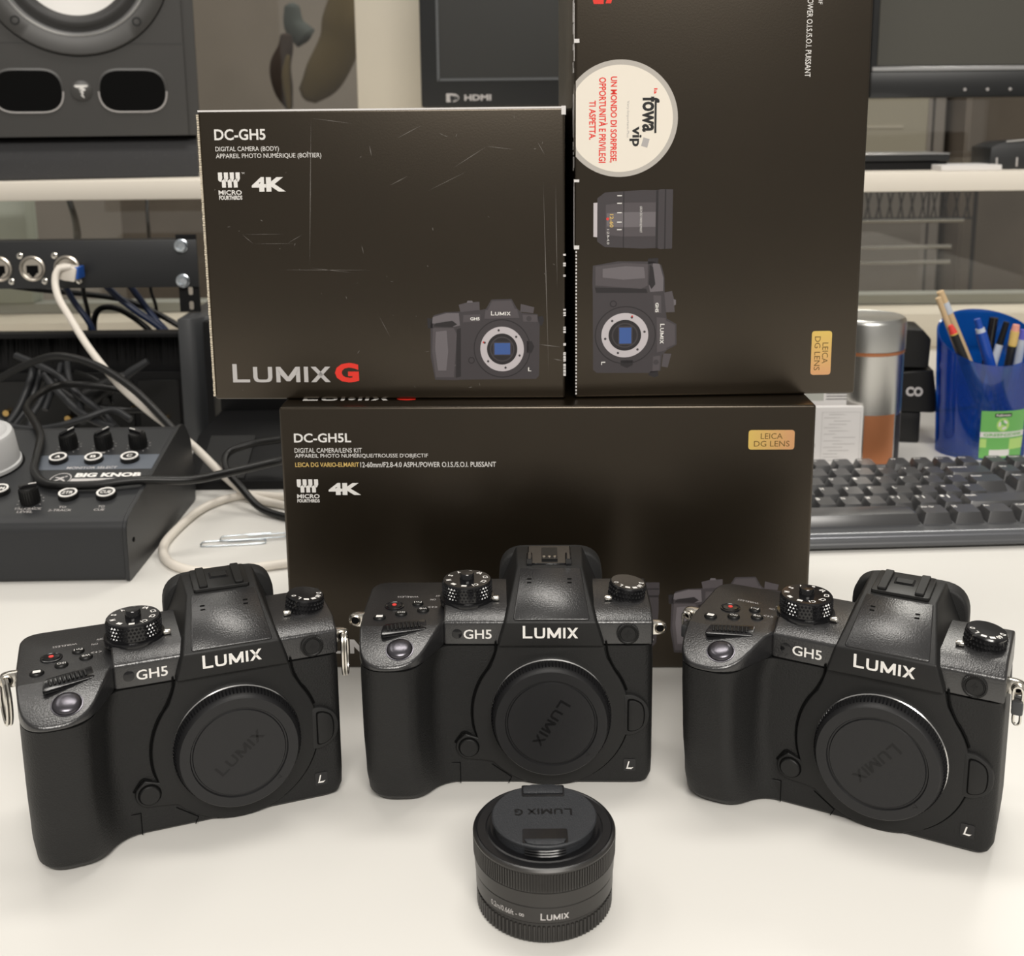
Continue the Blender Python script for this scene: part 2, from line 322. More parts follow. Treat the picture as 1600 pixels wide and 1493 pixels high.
# ================================================================ printed cartons
def mft_logo(name, r, f, parent):
    u0, v0, u1, v1 = r; W = u1-u0; H = v1-v0; mb = MB()
    for a in (0, .27, .54, .81): flat(mb, [(u0+x*W, v0+y*H) for x, y in [(a, 1), (a, .50), (a+.04, .42), (a+.12, .38), (a+.19, .60), (a+.19, 1)]], f)
    for a in (.16, .43, .70): flat(mb, [(u0+x*W, v0+y*H) for x, y in [(a, 0), (a+.18, 0), (a+.18, .62), (a+.06, .52), (a-.03, .42), (a, .38)]], f)
    return mb.build(name, 'white', parent)
def camera_picture(parent, rect, f, name='printed_camera'):
    """flat picture of a camera body, laid on the carton in thin layers"""
    u0, v0, u1, v1 = rect; mb = MB(); lay = [0]
    def P(pts, mi, k): flat(mb, [(u0+(x-972)/494*(u1-u0), v1-(y-827)/333*(v1-v0)) for x, y in pts], lambda u, v: f(u, v, k), mi)
    P([(974, 905), (995, 905), (998, 945), (976, 945)], 3, 1); P([(1438, 900), (1460, 898), (1466, 915), (1455, 938), (1440, 930)], 3, 1)
    P([(1002, 1158), (985, 1060), (988, 925), (1002, 893), (1050, 880), (1110, 878), (1200, 872), (1222, 868), (1245, 830), (1330, 828), (1352, 866), (1372, 884), (1438, 890), (1447, 930), (1443, 1142), (1430, 1156), (1120, 1158), (1075, 1160)], 0, 1)
    P([(992, 1040), (998, 945), (1085, 945), (1098, 970), (1082, 1148), (1005, 1148)], 1, 2)
    P([(1005, 1030), (1010, 960), (1055, 955), (1060, 1040), (1050, 1120), (1015, 1120)], 2, 3)
    P([(998, 900), (1055, 884), (1108, 884), (1112, 935), (1085, 940), (995, 925)], 2, 3)
    P([(1010, 925), (1080, 915), (1100, 930), (1080, 940), (1000, 938)], 3, 4)
    P([(1098, 950), (1115, 945), (1112, 1145), (1090, 1150)], 3, 2)
    P(circ(1288, 1030, 120, 36), 3, 2); P(circ(1288, 1030, 116, 36), 0, 3)
    P([(1127, 892), (1198, 890), (1198, 918), (1125, 922)], 1, 2)
    P([(1108, 850), (1140, 842), (1195, 838), (1196, 872), (1115, 880)], 1, 3); P([(1145, 834), (1165, 834), (1168, 842), (1142, 843)], 2, 4)
    P([(1368, 848), (1425, 862), (1420, 886), (1366, 880)], 1, 3)
    P([(1248, 836), (1328, 834), (1345, 872), (1228, 875)], 1, 3); P([(1220, 872), (1352, 868), (1362, 905), (1215, 908)], 1, 4)
    P([(1375, 892), (1436, 894), (1440, 922), (1378, 920)], 1, 3); P(circ(1402, 908, 11, 16), 0, 4)
    P(circ(1288, 1032, 92, 40), 4, 4); P(circ(1288, 1032, 64, 36), 3, 5); P(circ(1288, 1032, 52, 32), 0, 6); P(circ(1288, 1032, 46, 32), 3, 7)
    P([(1250, 1002), (1328, 1002), (1328, 1058), (1250, 1058)], 0, 8); P([(1256, 1007), (1322, 1007), (1322, 1054), (1256, 1054)], 5, 9)
    for a in range(0, 360, 60): P(circ(1288+78*math.cos(rad(a+20)), 1032+78*math.sin(rad(a+20)), 5, 10), 0, 5)
    P(circ(1210, 1004, 4, 10), 6, 5)
    P(circ(1158, 1078, 14, 14), 3, 3); P(circ(1158, 1078, 10, 14), 0, 4); P([(1392, 1000), (1412, 1000), (1424, 1022), (1412, 1048), (1392, 1048)], 3, 3)
    o = mb.build(name, ['pb', 'pg', 'ph', 'pd', 'pring', 'pblue', 'red'], parent)
    R = lambda x0, y0, x1, y1: (u0+(x0-972)/494*(u1-u0), v1-(y1-827)/333*(v1-v0), u0+(x1-972)/494*(u1-u0), v1-(y0-827)/333*(v1-v0))
    lumix('printed_logo', R(1243, 877, 1325, 894), lambda u, v: f(u, v, 6), 'white', o)
    text('printed_text', 'GH5', R(1156, 901, 1195, 914), lambda u, v: f(u, v, 5), 'white', o, 0.03)
    text('printed_text', 'L', R(1397, 1108, 1410, 1124), lambda u, v: f(u, v, 4), 'white', o, 0.02)
    return o
def carton(root, W, D, H, bev=1.6):
    MB().box(0, W, 0, D, 0, H).build('carton', 'carton', root, (bev, 3), sharp=60)
    mb = MB()                                                     # lid seam round the side
    mb.box(W-0.1, W+0.12, D*0.48, D*0.48+0.8, 2, H-2); mb.box(-0.12, 0.1, D*0.48, D*0.48+0.8, 2, H-2)
    mb.build('seam', 'dark', root)
ff = lambda u, v, k=1: (u, -0.05*k, v)                              # front face of a carton
def headline(root, lines, dz=0):
    for s, r, m, b in lines: text('printed_text', s, (r[0], r[1]+dz, r[2], r[3]+dz), ff, m, root, b)

# --- camera-body carton on the left of the stack
gb = thing('camera_carton', 'worn black carton lettered DC-GH5 with a camera picture and red G', 'box', (-165.4, 616.5, 152.4), -1.9); set_stretch(1.011, 1, 1.018)
carton(gb, 192.5, 92, 154.5)
headline(gb, [('DC-GH5', (8.3, 139.2, 35.4, 144.9), 'white', .02), ('DIGITAL CAMERA (BODY)', (8.5, 132.8, 42.1, 135.9), 'white', 0), ('APPAREIL PHOTO NUMÉRIQUE (BOÎTIER)', (8.5, 129.2, 64.4, 132.9), 'white', 0),
              ('MICRO', (8.8, 110.9, 21.2, 113.3), 'white', .02), ('FOURTHIRDS', (8.9, 108.3, 21.3, 110.5), 'white', .03), ('TM', (21.6, 121.6, 23.1, 122.6), 'white', 0), ('4K', (26.7, 112.4, 44.7, 120.0), 'white', .05)])
mft_logo('printed_emblem', (9, 114.7, 20.6, 122.6), ff, gb)
lumix('printed_logo', (10.6, 9.6, 64.4, 19.8), ff, 'silverp', gb)
text('printed_letter', 'G', (66.9, 9.4, 80, 20.2), ff, 'redp', gb, .05)
camera_picture(gb, (117.8, 10.5, 181.2, 54.8), ff)
mb = MB()
def scr(x0, z0, x1, z1, wd):
    a, b = Vector((x0, z0)), Vector((x1, z1)); t = (b-a).normalized(); nn = Vector((-t.y, t.x))*wd/2
    flat(mb, [tuple(a), tuple((a+b)/2-nn), tuple(b), tuple((a+b)/2+nn)], ff)
for a in [(59.9, 151, 55.6, 72, .35), (55.6, 72, 80, 69, .2), (181, 118, 183.5, 12, .4), (187.5, 116, 188.2, 60, .3), (20, 90, 26, 85, .2), (20, 90, 44, 90, .15), (44, 85, 53, 90, .2), (26, 85, 49, 85, .15),
          (90, 136, 91, 130, .4), (104, 139, 118, 146, .3), (134, 124, 152, 135, .3), (150, 135, 166, 133, .25), (100, 115, 110, 120, .3), (84, 84, 85, 79, .3), (38, 71, 90, 70.5, .2), (178, 30, 190, 28.5, .5), (186, 22, 191, 21, .5), (178, 137, 182, 130, .3), (92, 46, 98, 34, .2), (60, 150, 82, 147, .25), (141, 122, 120, 112, .2)]: scr(*a)
rs = random.Random(3)
for i in range(46):
    x, z = rs.uniform(4, 188), rs.uniform(3, 151); a = rs.uniform(0, PI); l = rs.uniform(.3, 3)
    scr(x, z, x+l*math.cos(a), z+l*math.sin(a), rs.uniform(.12, .4))
mb.build('scratch_marks', 'scratch', gb)['kind'] = 'stuff'
mb = MB(); z = 2.0
while z < 152:
    h = rs.uniform(.7, 1.6); a = rs.uniform(.25, .8); mb.box(-.35-a*.4, .55, -.25-a*.35, .9, z, z+h*.8); z += h
mb.build('worn_edge', 'cardboard', gb, label='frayed pale cardboard edge')
mb = MB()
for i in range(30):
    z = rs.choice([rs.uniform(12, 26), rs.uniform(28, 52), rs.uniform(58, 78)]); mb.box(191.4, 192.75, -.12, .6, z, z+rs.uniform(.3, 1.3))
mb.box(190.6, 192.9, -.3, 1.6, 150.5, 155); mb.box(0.2, 192, -0.1, 1.0, 153.7, 154.65)  # long top strip: worn edge plus its bright reflection, painted white
mb.build('worn_edge', 'paper', gb, label='whitened edge of worn carton with painted highlight along the top')

# --- the two lens-kit cartons
def kit_carton(root):
    carton(root, 287, 118, 154)
    headline(root, [('DC-GH5L', (7.5, 131.9, 38.4, 137.1), 'white', .02), ('DIGITAL CAMERA/LENS KIT', (7.5, 126.1, 44, 128.7), 'white', 0), ('APPAREIL PHOTO NUMÉRIQUE/TROUSSE D\'OBJECTIF', (7.6, 122.6, 79.7, 125.9), 'white', 0),
        ('LEICA DG VARIO-ELMARIT', (7.5, 117.9, 42.2, 120.5), 'goldp', .012), ('12-60mm/F2.8-4.0 ASPH./POWER O.I.S./S.O.I. PUISSANT', (42.9, 117.6, 116.3, 120.6), 'white', .006),
        ('MICRO', (7.7, 99.8, 20, 102.2), 'white', .02), ('FOURTHIRDS', (7.7, 97.4, 19.9, 99.3), 'white', .03), ('4K', (25.1, 101.7, 42.7, 108.7), 'white', .05)], 2.0)
    mft_logo('printed_emblem', (7.9, 105.2, 19.5, 112.8), ff, root)
    lumix('printed_logo', (9.3, 9, 63.1, 19.2), ff, 'silverp', root); text('printed_letter', 'G', (65.6, 8.8, 78.7, 19.6), ff, 'redp', root, .05)
    b = MB().prism(rrect(251.5, 129, 276, 140, 1.8), -0.12, 0.3).build('gold_badge', gradient('gold_foil', (0.86, 0.62, 0.16), (0.78, 0.42, 0.20), 0, .2515, .276), root)
    fb = lambda u, v: (u, -.16, v)
    text('printed_text', 'LEICA', (258, 135, 269.6, 138.2), fb, 'brownp', b); text('printed_text', 'DG LENS', (254.5, 130.7, 273.4, 133.9), fb, 'brownp', b)
    camera_picture(root, (210, 9.5, 276, 55.5), ff)
    # picture of the zoom lens, standing on its mount
    mb = MB(); c = 189.5
    L = lambda pts, mi, k: flat(mb, pts, lambda u, v: ff(u, v, k), mi)
    sym = lambda pr: [(c-w, v) for w, v in pr]+[(c+w, v) for w, v in reversed(pr)]
    L(sym([(9, 10), (9.2, 12)]), 3, 1); L(sym([(11.5, 12), (14.5, 16), (15, 25), (15.6, 36), (15.4, 44), (16, 45.5), (15.8, 52)]), 0, 1)
    L(sym([(8, 16.5), (9, 25), (9, 43)]), 1, 2); L(sym([(3.5, 17), (4, 25), (4, 43)]), 2, 3)
    L(sym([(15.3, 43.2), (15.3, 44.3)]), 4, 4); L(sym([(15.8, 47.8), (15.8, 48.4)]), 4, 4); L(sym([(15, 25.8), (15, 26.2)]), 4, 4)
    for x in (-13, -9, -4, 1, 5): L([(c+x, 22.5), (c+x+.5, 22.5), (c+x+.5, 25), (c+x, 25)], 5, 5)
    L(circ(c-.5, 17.5, .8, 10), 6, 5)
    o = mb.build('printed_lens', ['pb', 'pg', 'ph', 'pring', 'pd', 'white', 'red'], root)
    text('printed_text', '12-60', (c-3, 18.6, c+4, 20.6), lambda u, v: ff(u, v, 6), 'goldp', o, .02); text('printed_text', '1:2.8-4.0', (c+5, 17.2, c+13, 18.4), lambda u, v: ff(u, v, 6), 'white', o)
    text('printed_text', 'LEICA DG VARIO-ELMARIT', (c-7, 34.6, c+7, 35.8), lambda u, v: ff(u, v, 6), 'white', o)
kb = thing('lens_kit_carton', 'long black DC-GH5L carton lying at the bottom of the stack', 'box', (-126.6, 598.5, 0), -1.4); set_stretch(1.008, 1.08, 0.988)
kit_carton(kb)
ft = lambda u, v: (u, v, 154.06)
lumix('printed_logo', (10, 13.2, 57, 28), ft, 'white', kb); text('printed_letter', 'G', (60, 13.2, 72, 28), ft, 'redp', kb, .05)
flat(MB(), [(244, 29.5), (283, 31.6), (283, 31.9), (260, 30.7)], ff).build('scratch_mark', 'scratch', kb)
tb = thing('lens_kit_carton', 'black lens-kit carton standing on end with a round fowa vip sticker', 'box', (34.2, 611, 152.4+287*1.003), 1.4); set_stretch(1.003, 1.08, 1.011)
tb.rotation_euler = (Matrix.Rotation(rad(1.4), 3, 'Z') @ Matrix.Rotation(rad(90), 3, 'Y')).to_euler()
kit_carton(tb)
st = MB(); cu_, cv_ = 136.7, 23.7
def clipc(r, n=72): return [(u, max(v, 0.6)) for u, v in circ(cu_, cv_, r, n)]
st.prism(clipc(30.2), -.14, .2, 'y', 0); st.prism(clipc(27.6), -.2, .2, 'y', 1)
st = st.build('round_sticker', ['stickrim', 'stick'], tb, label='round cream sticker with red and black lettering')
wr = [(u, -v*1.0) for u, v in circ(cu_, cv_, 30.2, 90) if v < 0]
wr.sort(); MB().add([(u, 0.8, -.12) for u, d in wr]+[(u, 0.8+d, -.12) for u, d in wr], [(i, i+1, len(wr)+i+1, len(wr)+i) for i in range(len(wr)-1)]).build('sticker_fold', 'stick', st)
fs = lambda u, v: (u, -.26, v)
text('printed_text', 'UN MONDO DI SORPRESE,', (115.1, 18.1, 159.3, 22), fs, 'redp', st, .022); text('printed_text', 'OPPORTUNITÀ E PRIVILEGI', (115.5, 12.6, 159.4, 17.2), fs, 'redp', st, .022)
text('printed_text', 'TI ASPETTA.', (127.3, 7.5, 147.4, 11), fs, 'redp', st, .022)
text('printed_text', 'fowa', (125.5, 35.2, 143.6, 44.2), fs, 'inkblack', st, .03); text('printed_text', 'vip', (140.7, 28.6, 151.1, 35), fs, 'inkblack', st, .03)
flat(MB(), [(127.5, 41.6), (144.3, 41.6), (144.3, 42.7), (127.5, 42.7)], lambda u, v: (u, -.28, v)).build('printed_line', 'inkblack', st)
text('printed_text', 'la', (121.3, 41.2, 124.2, 43), fs, 'redp', st, .02); text('printed_text', 'Very-Important-Plus', (127.5, 26.9, 146.4, 28.5), fs, 'greyp', st)
flat(MB(), [(146.4, 36), (150.8, 34.8), (151.8, 38), (147.4, 39.2)], fs).build('printed_square', 'greyp', st)
mb = MB(); u = 206.0
while u < 285: mb.box(u, u+1.0, -.14, .4, .5, 1.2); u += 1.9
for a, b in [(96, 98), (168, 169.4), (203, 205)]: mb.box(a, b, -.25, .6, -.3, 2.4)
mb.box(78, 107, 1.5, 2.6, -.25, .1); mb.box(168, 205, 2.2, 2.9, -.25, .1); mb.box(0, 77, 3, 3.6, -.25, .1)
for i in range(26): u = rs.uniform(60, 165); mb.box(u, u+rs.uniform(1, 6), rs.uniform(3, 9), rs.uniform(9, 11), -.2, .1)
mb.build('worn_edge', 'paper', tb, label='torn and perforated pale edge')
set_stretch(1, 1, 1)

# ================================================================ three camera bodies
def lerp_keys(keys, z):
    for (z0, a), (z1, b) in zip(keys, keys[1:]):
        if z <= z1:
            t = (z-z0)/(z1-z0); t = t*t*(3-2*t) if z1 > 10 else t
            return [tuple(p+(q-p)*t for p, q in zip(u, v)) for u, v in zip(a, b)]
    return keys[-1][1]
GK = [(0, [(45, 37.5, 6), (45, 1.6, 5), (-46, 2, 9), (-55, -7, 6), (-74, -8, 10), (-77.5, 5, 9), (-78, 36, 9)]),
      (2, [(47.6, 40, 6), (47.6, 0, 5), (-46, 0, 9), (-56, -12.2, 6), (-77, -13, 11), (-80.8, 4, 9), (-81, 39, 9)]),
      (5, [(49, 40, 6), (49, 0, 5), (-47, 0, 9), (-56.4, -14.8, 6), (-78.6, -15.2, 11), (-82.6, 4, 9), (-82.6, 40, 9)]),
      (12, [(49.3, 40, 6), (49.3, 0, 5), (-48, 0, 7), (-56.8, -16.6, 5), (-79.5, -16.5, 11), (-83.3, 4, 9), (-83, 40, 9)]),
      (36, [(49.3, 40, 6), (49.3, 0, 5), (-50, 0, 5), (-57.5, -19, 4.5), (-80.5, -19, 11), (-83.5, 4, 9), (-83, 40, 9)]),
      (60, [(49.3, 40, 6), (49.3, 0, 5), (-49.5, 0, 5), (-57, -21, 5), (-80.5, -21.5, 12), (-83.5, 4, 9), (-83, 40, 9)]),
      (69, [(49.0, 40, 6), (49.0, 0.2, 5), (-47, 0.2, 5), (-57, -21.6, 7), (-80.5, -22.2, 13), (-83.3, 4, 9), (-83, 40, 9)])]
proto = None
set_stretch(1.0028, 1.156, 1.0023, 0.867)
VARIED = ('body_cap', 'hot_shoe', 'hot_shoe_cover', 'strap_ring', 'strap_clip')
def camera_common(c):
    mb = MB(); loops = []
    for z in [0, .4, .9, 1.4, 2, 3, 4, 5, 8, 12, 18, 24, 30, 36, 44, 52, 60, 64, 67, 69]:
        loops.append([(x, y, z) for x, y in rpoly(lerp_keys(GK, z), 7)])
    mb.loft(loops).build('body', 'grip', c, sharp=50)
    # top plate: the deck (a profile run along x) and the cap over the grip
    deck = MB().prism([(0.2, 69.2), (0.2, 80.3), (7.5, 84.3), (36, 84.3), (40, 80), (40, 69.2)], -45.8, 49.0, 'x').build('top_deck', 'paint', c, (1.2, 3), sharp=50)
    ol = [p for p in rpoly([(-44.9, 40, 0), (-44.9, 1.5, 3), (-56.6, -21.9, 10), (-80.7, -22.5, 14), (-83.5, 4, 10), (-83.2, 40, 9)], 8)]
    hh = lambda y: 80.6 if y >= -3.5 else 80.6-(-3.5-y)*0.50
    # split outline at y = -3.5
    full = []
    for i, p in enumerate(ol):
        q = ol[(i+1) % len(ol)]; full.append((*p, False))
        if (p[1]+3.5)*(q[1]+3.5) < 0: t = (-3.5-p[1])/(q[1]-p[1]); full.append((p[0]+t*(q[0]-p[0]), -3.5, True))
    n = len(full); vs = [(x, y, 69.2) for x, y, _ in full]+[(x, y, hh(y)) for x, y, _ in full]
    front = [n+i for i in range(n) if full[i][1] <= -3.4999]; back = [n+i for i in range(n) if full[i][1] >= -3.5001]
    MB().add(vs, [tuple(range(n)), tuple(front), tuple(back)]+[(i, (i+1) % n, n+(i+1) % n, n+i) for i in range(n)]).build('grip_cap', 'paint', c, (1.3, 3), sharp=50)
    # viewfinder hump as a bevelled hull
    bm = bmesh.new()
    for p in [(-21, -3.6, 70.5), (26.5, -3.6, 70.5), (-17.6, -3.6, 82.4), (23, -3.6, 82.4), (-12.8, 22.5, 96.6), (18.3, 22.5, 96.6), (-13.5, 46, 96.2), (19, 46, 96.2), (-24, 46, 71), (29.5, 46, 71), (-22.5, 8, 71), (28, 8, 71)]: bm.verts.new(p)
    bmesh.ops.convex_hull(bm, input=bm.verts); bmesh.ops.dissolve_limit(bm, angle_limit=rad(3), verts=bm.verts, edges=bm.edges)
    bm.verts.index_update(); hb = MB(); hb.add([tuple(v.co) for v in bm.verts], [tuple(v.index for v in f.verts) for f in bm.faces]); bm.free()
    hump = hb.build('viewfinder_hump', 'panel', c, (1.6, 3), sharp=50)
    t = Vector((0, 26.1, 14.2)).normalized(); nn = Vector((0, -14.2, 26.1)).normalized(); o = Vector((2.7, -3.6, 82.4))
    sl = lambda u, v, k=0: tuple(o+Vector((u, 0, 0))+t*v+nn*k)
    pl = rpoly([(-16.8, .9, 1.2), (17.4, .9, 1.2), (14.4, 28.6, .8), (-13.6, 28.6, .8)], 3)
    MB().loft([[sl(u, v, -.6) for u, v in pl], [sl(u, v, .25) for u, v in pl], [sl(u*.985, v*.985+.2, .55) for u, v in pl]]).build('slanted_plate', 'paint', hump, sharp=60)
    for x in (-9.6, 9.0):
        for k in (0, 2.0): MB().loft([[sl(u, v, .4) for u, v in rrect(x-1, 20+k, x+1.1, 20.7+k, .3, 2)], [sl(u, v, .62) for u, v in rrect(x-1, 20+k, x+1.1, 20.7+k, .3, 2)]]).build('microphone_slot', 'dark', hump)
    lumix('logo', (-9.8, 74.7, 14.9, 80.7), lambda u, v: (u, -3.72, v), 'white', hump)
    MB().prism(rpoly([(-22, 58, 4), (29, 58, 4), (29, 94, 13), (-22, 94, 13)], 8), 45, 53.5).build('eyecup', 'rubber', c, (1.5, 3), sharp=50)
    # mount panel, standing proud of the front
    C0 = (2.7, 36.5); A = lambda d, r=35.6: (C0[0]+r*math.cos(rad(d)), max(0.9, C0[1]+r*math.sin(rad(d))))
    pts = [(-21, 71.5), (-21.6, 68), (-22.8, 64)]+[A(d) for d in range(140, 203, 6)]+[(-36.5, 26.5)]
    pts += [(-35+6*math.cos(rad(d)), 20+6*math.sin(rad(d))) for d in range(150, 285, 15)]+[(-29, 13.5)]+[A(d) for d in range(222, 319, 6)]+[A(d) for d in range(324, 400, 6)]+[(28, 64), (27, 68), (26.5, 71.5)]
    MB().prism(pts, -1.5, 1).build('mount_panel', 'panel', c, (.5, 2), sharp=50)
    mb = MB(); G = spline([(-22.2, -.1, 71), (-22.6, -.1, 66)]+[(A(d, 36.2)[0], -.1, A(d, 36.2)[1]) for d in range(142, 203, 10)]+[(-37, -.1, 26.8), (-41.4, -.1, 21.5)], 4)
    MB().tube(G, .55, 6).build('panel_groove', 'dark', c); MB().tube(spline([(27.7, -.1, 71), (28.6, -.1, 65)]+[(A(d, 36.2)[0], -.1, A(d, 36.2)[1]) for d in range(38, 16, -5)], 4), .55, 6).build('panel_groove', 'dark', c)
    MB().tube(spline([(A(d, 36)[0], -.1, A(d, 36)[1]) for d in range(-16, -64, -6)], 4), .4, 6).build('panel_groove', 'dark', c)
    pass
    MB().lathe([(27.5, -1), (27.5, -2.4), (27.1, -2.7), (25, -2.7)], 64, 'y', (C0[0], 0, C0[1])).build('mount_ring', 'mount', c)
    MB().lathe([(4.3, -1), (4.3, -2.3), (3.9, -2.7), (0.01, -2.7)], 24, 'y', (-35, 0, 20)).build('lens_release_button', 'panel', c); MB().lathe([(4.9, -1.4), (4.9, -1.56), (4.3, -1.56)], 24, 'y', (-35, 0, 20)).build('button_gap', 'dark', c)
    D = lambda k: rpoly([(36.2-k, 26.8-k, 1.2), (41, 26.8-k, 6), (46.6+k, 31, 6), (46.6+k, 41, 6), (41, 45.2+k, 6), (36.2-k, 45.2+k, 1.2)], 5)
    dp = MB().prism(D(.8), -1.6, 1).build('side_port_cover', 'rubber', c, (.7, 2)); MB().prism(D(-1.2), -1.75, 0).build('cover_groove', 'dark', dp); MB().prism(D(-1.7), -2.3, 0).build('cover_button', 'panel', dp, (.4, 2))
    fb = MB().lathe([(5, .5), (5, -.5), (4.3, -.7), (3.9, -.4), (3.6, -.4), (3.3, -.9), (0.01, -1)], 32, 'y', (37.5, 0, 75)).build('flash_socket_cover', 'panel', c)
    mb = MB()
    for i in range(36): a = i*PI/18; mb.tube([(37.5+4.3*math.cos(a), -.65, 75+4.3*math.sin(a)), (37.5+5*math.cos(a), -.45, 75+5*math.sin(a))], .16, 4)
    mb.build('knurling', 'black', fb); flat(MB(), [(37.9, 77), (36.2, 74.7), (37.4, 74.8), (37, 73), (38.8, 75.4), (37.6, 75.3)], lambda u, v: (u, -1.08, v)).build('flash_symbol', 'emboss', fb)
    text('model_lettering', 'GH5', (-36.6, 72.4, -23.9, 76.9), lambda u, v: (u, .08, v), 'white', c, .012)
    MB().lathe([(2.3, .4), (2.3, .0), (1.7, -.15), (0.01, -.25)], 20, 'y', (-39.6, 0, 74.8)).build('self_timer_lamp', 'gloss', c)
    bd = MB().prism(rrect(36, 7, 41.6, 13.2, .8, 3), -.25, .5).build('letter_badge', 'gloss', c)
    text('letter_l', 'L', (37.7, 8.3, 40.2, 12), lambda u, v: (u+(v-10)*.25, -.3, v), 'white', bd, .0); flat(MB(), [(37, 8.3), (39.6, 8.1), (40.6, 9.1), (40, 8.9), (38, 8.9)], lambda u, v: (u, -.32, v)).build('letter_flourish', 'white', bd)
    MB().box(-47.5, -39.5, -.12, .6, 1.5, 11).build('battery_flap', 'panel', c, (.3, 1))
    mb = MB()
    for p in ([(-47.7, -.12, 11.2), (-39.2, -.12, 11.2), (-39.2, -.12, 1)], [(-24.5, -.1, 10.5), (-15.5, -.1, 4), (-17, -.1, 1)]): mb.tube(p, .22, 5)
    mb.build('seam_line', 'dark', c)
    # mode dial
    md = MB().lathe([(12.6, 82.2), (12.9, 84.3), (12.6, 85.4), (11.4, 85.6), (11.2, 92), (11.4, 92.6), (10.9, 93.2), (0.01, 93.3)], 48, 'z', (-35.8, 17, 0)).build('mode_dial', 'gloss', c)
    def knurl(cx, cy, r, z0, rows, dz, n, out, parent, tilt=None):
        mb = MB()
        for k in range(rows):
            for i in range(n):
                a = 2*PI*(i+.5*(k % 2))/n; da = PI/n*.92; z = z0+dz*(k+.5)
                P = lambda aa, rr, zz: (cx+rr*math.cos(aa), cy+rr*math.sin(aa)*QY[0], zz)
                mb.add([P(a-da, r, z), P(a, r, z-dz*.48), P(a+da, r, z), P(a, r, z+dz*.48), P(a, r+out, z)], [(0, 1, 4), (1, 2, 4), (2, 3, 4), (3, 0, 4)])
        if tilt: mb.xform(tilt)
        return mb.build('knurling', 'gloss', parent, sharp=10)
    knurl(-35.8, 17, 11.2, 86, 4, 1.55, 44, .65, md)
    MB().lathe([(3.4, 93), (3.3, 95.6), (2.9, 96.2), (0.01, 96.3)], 24, 'z', (-35.8, 17, 0)).build('lock_button', 'gloss', md)
    mb = MB(); marks = ['C1', 'C2', 'C3', 'iA', 'P', 'A', 'S', 'M', '#', '@']
    def ringtext(mb, marks, cx, cy, r, z, sz, a0, a1, tw=None):
        for i, s in enumerate(marks):
            a = a0+(a1-a0)*i/len(marks); e1 = Vector((-math.sin(a), math.cos(a))); e2 = Vector((math.cos(a), math.sin(a))); e1 = -e1; e2 = -e2 if False else e2
            f = lambda u, v: (cx+r*e2.x+u*e1.x+v*e2.x, cy+(r*e2.y+u*e1.y+v*e2.y)*QY[0], z)
            wd = sz*(.55 if len(s) == 1 else 1.0)
            if s in '#@': flat(mb, [(-sz*.5, -sz*.3), (sz*.5, -sz*.3), (sz*.5, sz*.4), (-sz*.5, sz*.4)], f)
            else: letters(mb, s, (-wd*.6, -sz*.5, wd*.6, sz*.5), f, .03, 0, 2)
    ringtext(mb, marks, -35.8, 17, 8.6, 93.36, 2.4, rad(-60), rad(300)); mb.build('dial_lettering', 'white', md)
    # drive dial on the other shoulder, leaning outwards a little
    tl = Matrix.Translation((38, 19, 81)) @ Matrix.Rotation(rad(7), 4, 'Y') @ Matrix.Rotation(rad(3), 4, 'X') @ Matrix.Translation((-38, -19, -81))
    dd = MB().lathe([(9, 80.5), (9, 82.6), (8.3, 82.8), (8.2, 89.6), (8.4, 90.2), (7.9, 90.8), (0.01, 90.9)], 40, 'z', (38, 19, 0)).xform(tl).build('drive_dial', 'gloss', c)
    knurl(38, 19, 8.2, 83.4, 3, 2.0, 32, .65, dd, tl)
    mb = MB(); ringtext(mb, ['O', 'L', '#', '#', '60', 'D'], 38, 19, 6.1, 90.96, 2.3, rad(-160), rad(30)); mb.xform(tl).build('dial_lettering', 'white', dd)
    for x, sg in ((-22.5, 1), (29.5, -1)): MB().lathe([(1.0, -1.6), (1.2, -1.2), (1.2, 1.2), (1.0, 1.6)], 14, 'x', (x, 13, 85.6)).build('index_pin', 'steel', c)
    # controls over the grip
    ft_ = lambda y: 80.6 if y >= -3.5 else 80.6-(-3.5-y)*0.50
    sb = Matrix.Translation((-63.6, -14.2, ft_(-14.2))) @ Matrix.Rotation(rad(26.5), 4, 'X')
    MB().lathe([(6.2, -.4), (6.2, .25), (5.7, .3), (5.5, 1.0), (4.8, 1.7), (3.4, 2.2), (1.8, 2.4), (0.01, 2.45)], 36, 'z').xform(sb).build('shutter_button', 'shutter', c)
    fd = Matrix.Translation((-63.5, -4.6, 80.2)) @ Matrix.Rotation(rad(16), 4, 'Z') @ Matrix.Rotation(rad(14), 4, 'X')
    d = MB().prism(rpoly([(-10.5, -3.2, 2), (10.5, -3.2, 1), (11, 3.4, 1), (-8, 3.4, 2)], 3), -1, .7, 'z').xform(fd).build('front_dial_recess', 'gloss', c, (.4, 2))
    mb = MB()
    for i in range(9): mb.box(-7+i*1.75, -7+i*1.75+.95, -1.4, 1.9, .3, 1.7-abs(i-4)*.08)
    mb.xform(fd).build('front_dial', 'black', d, (.2, 1))
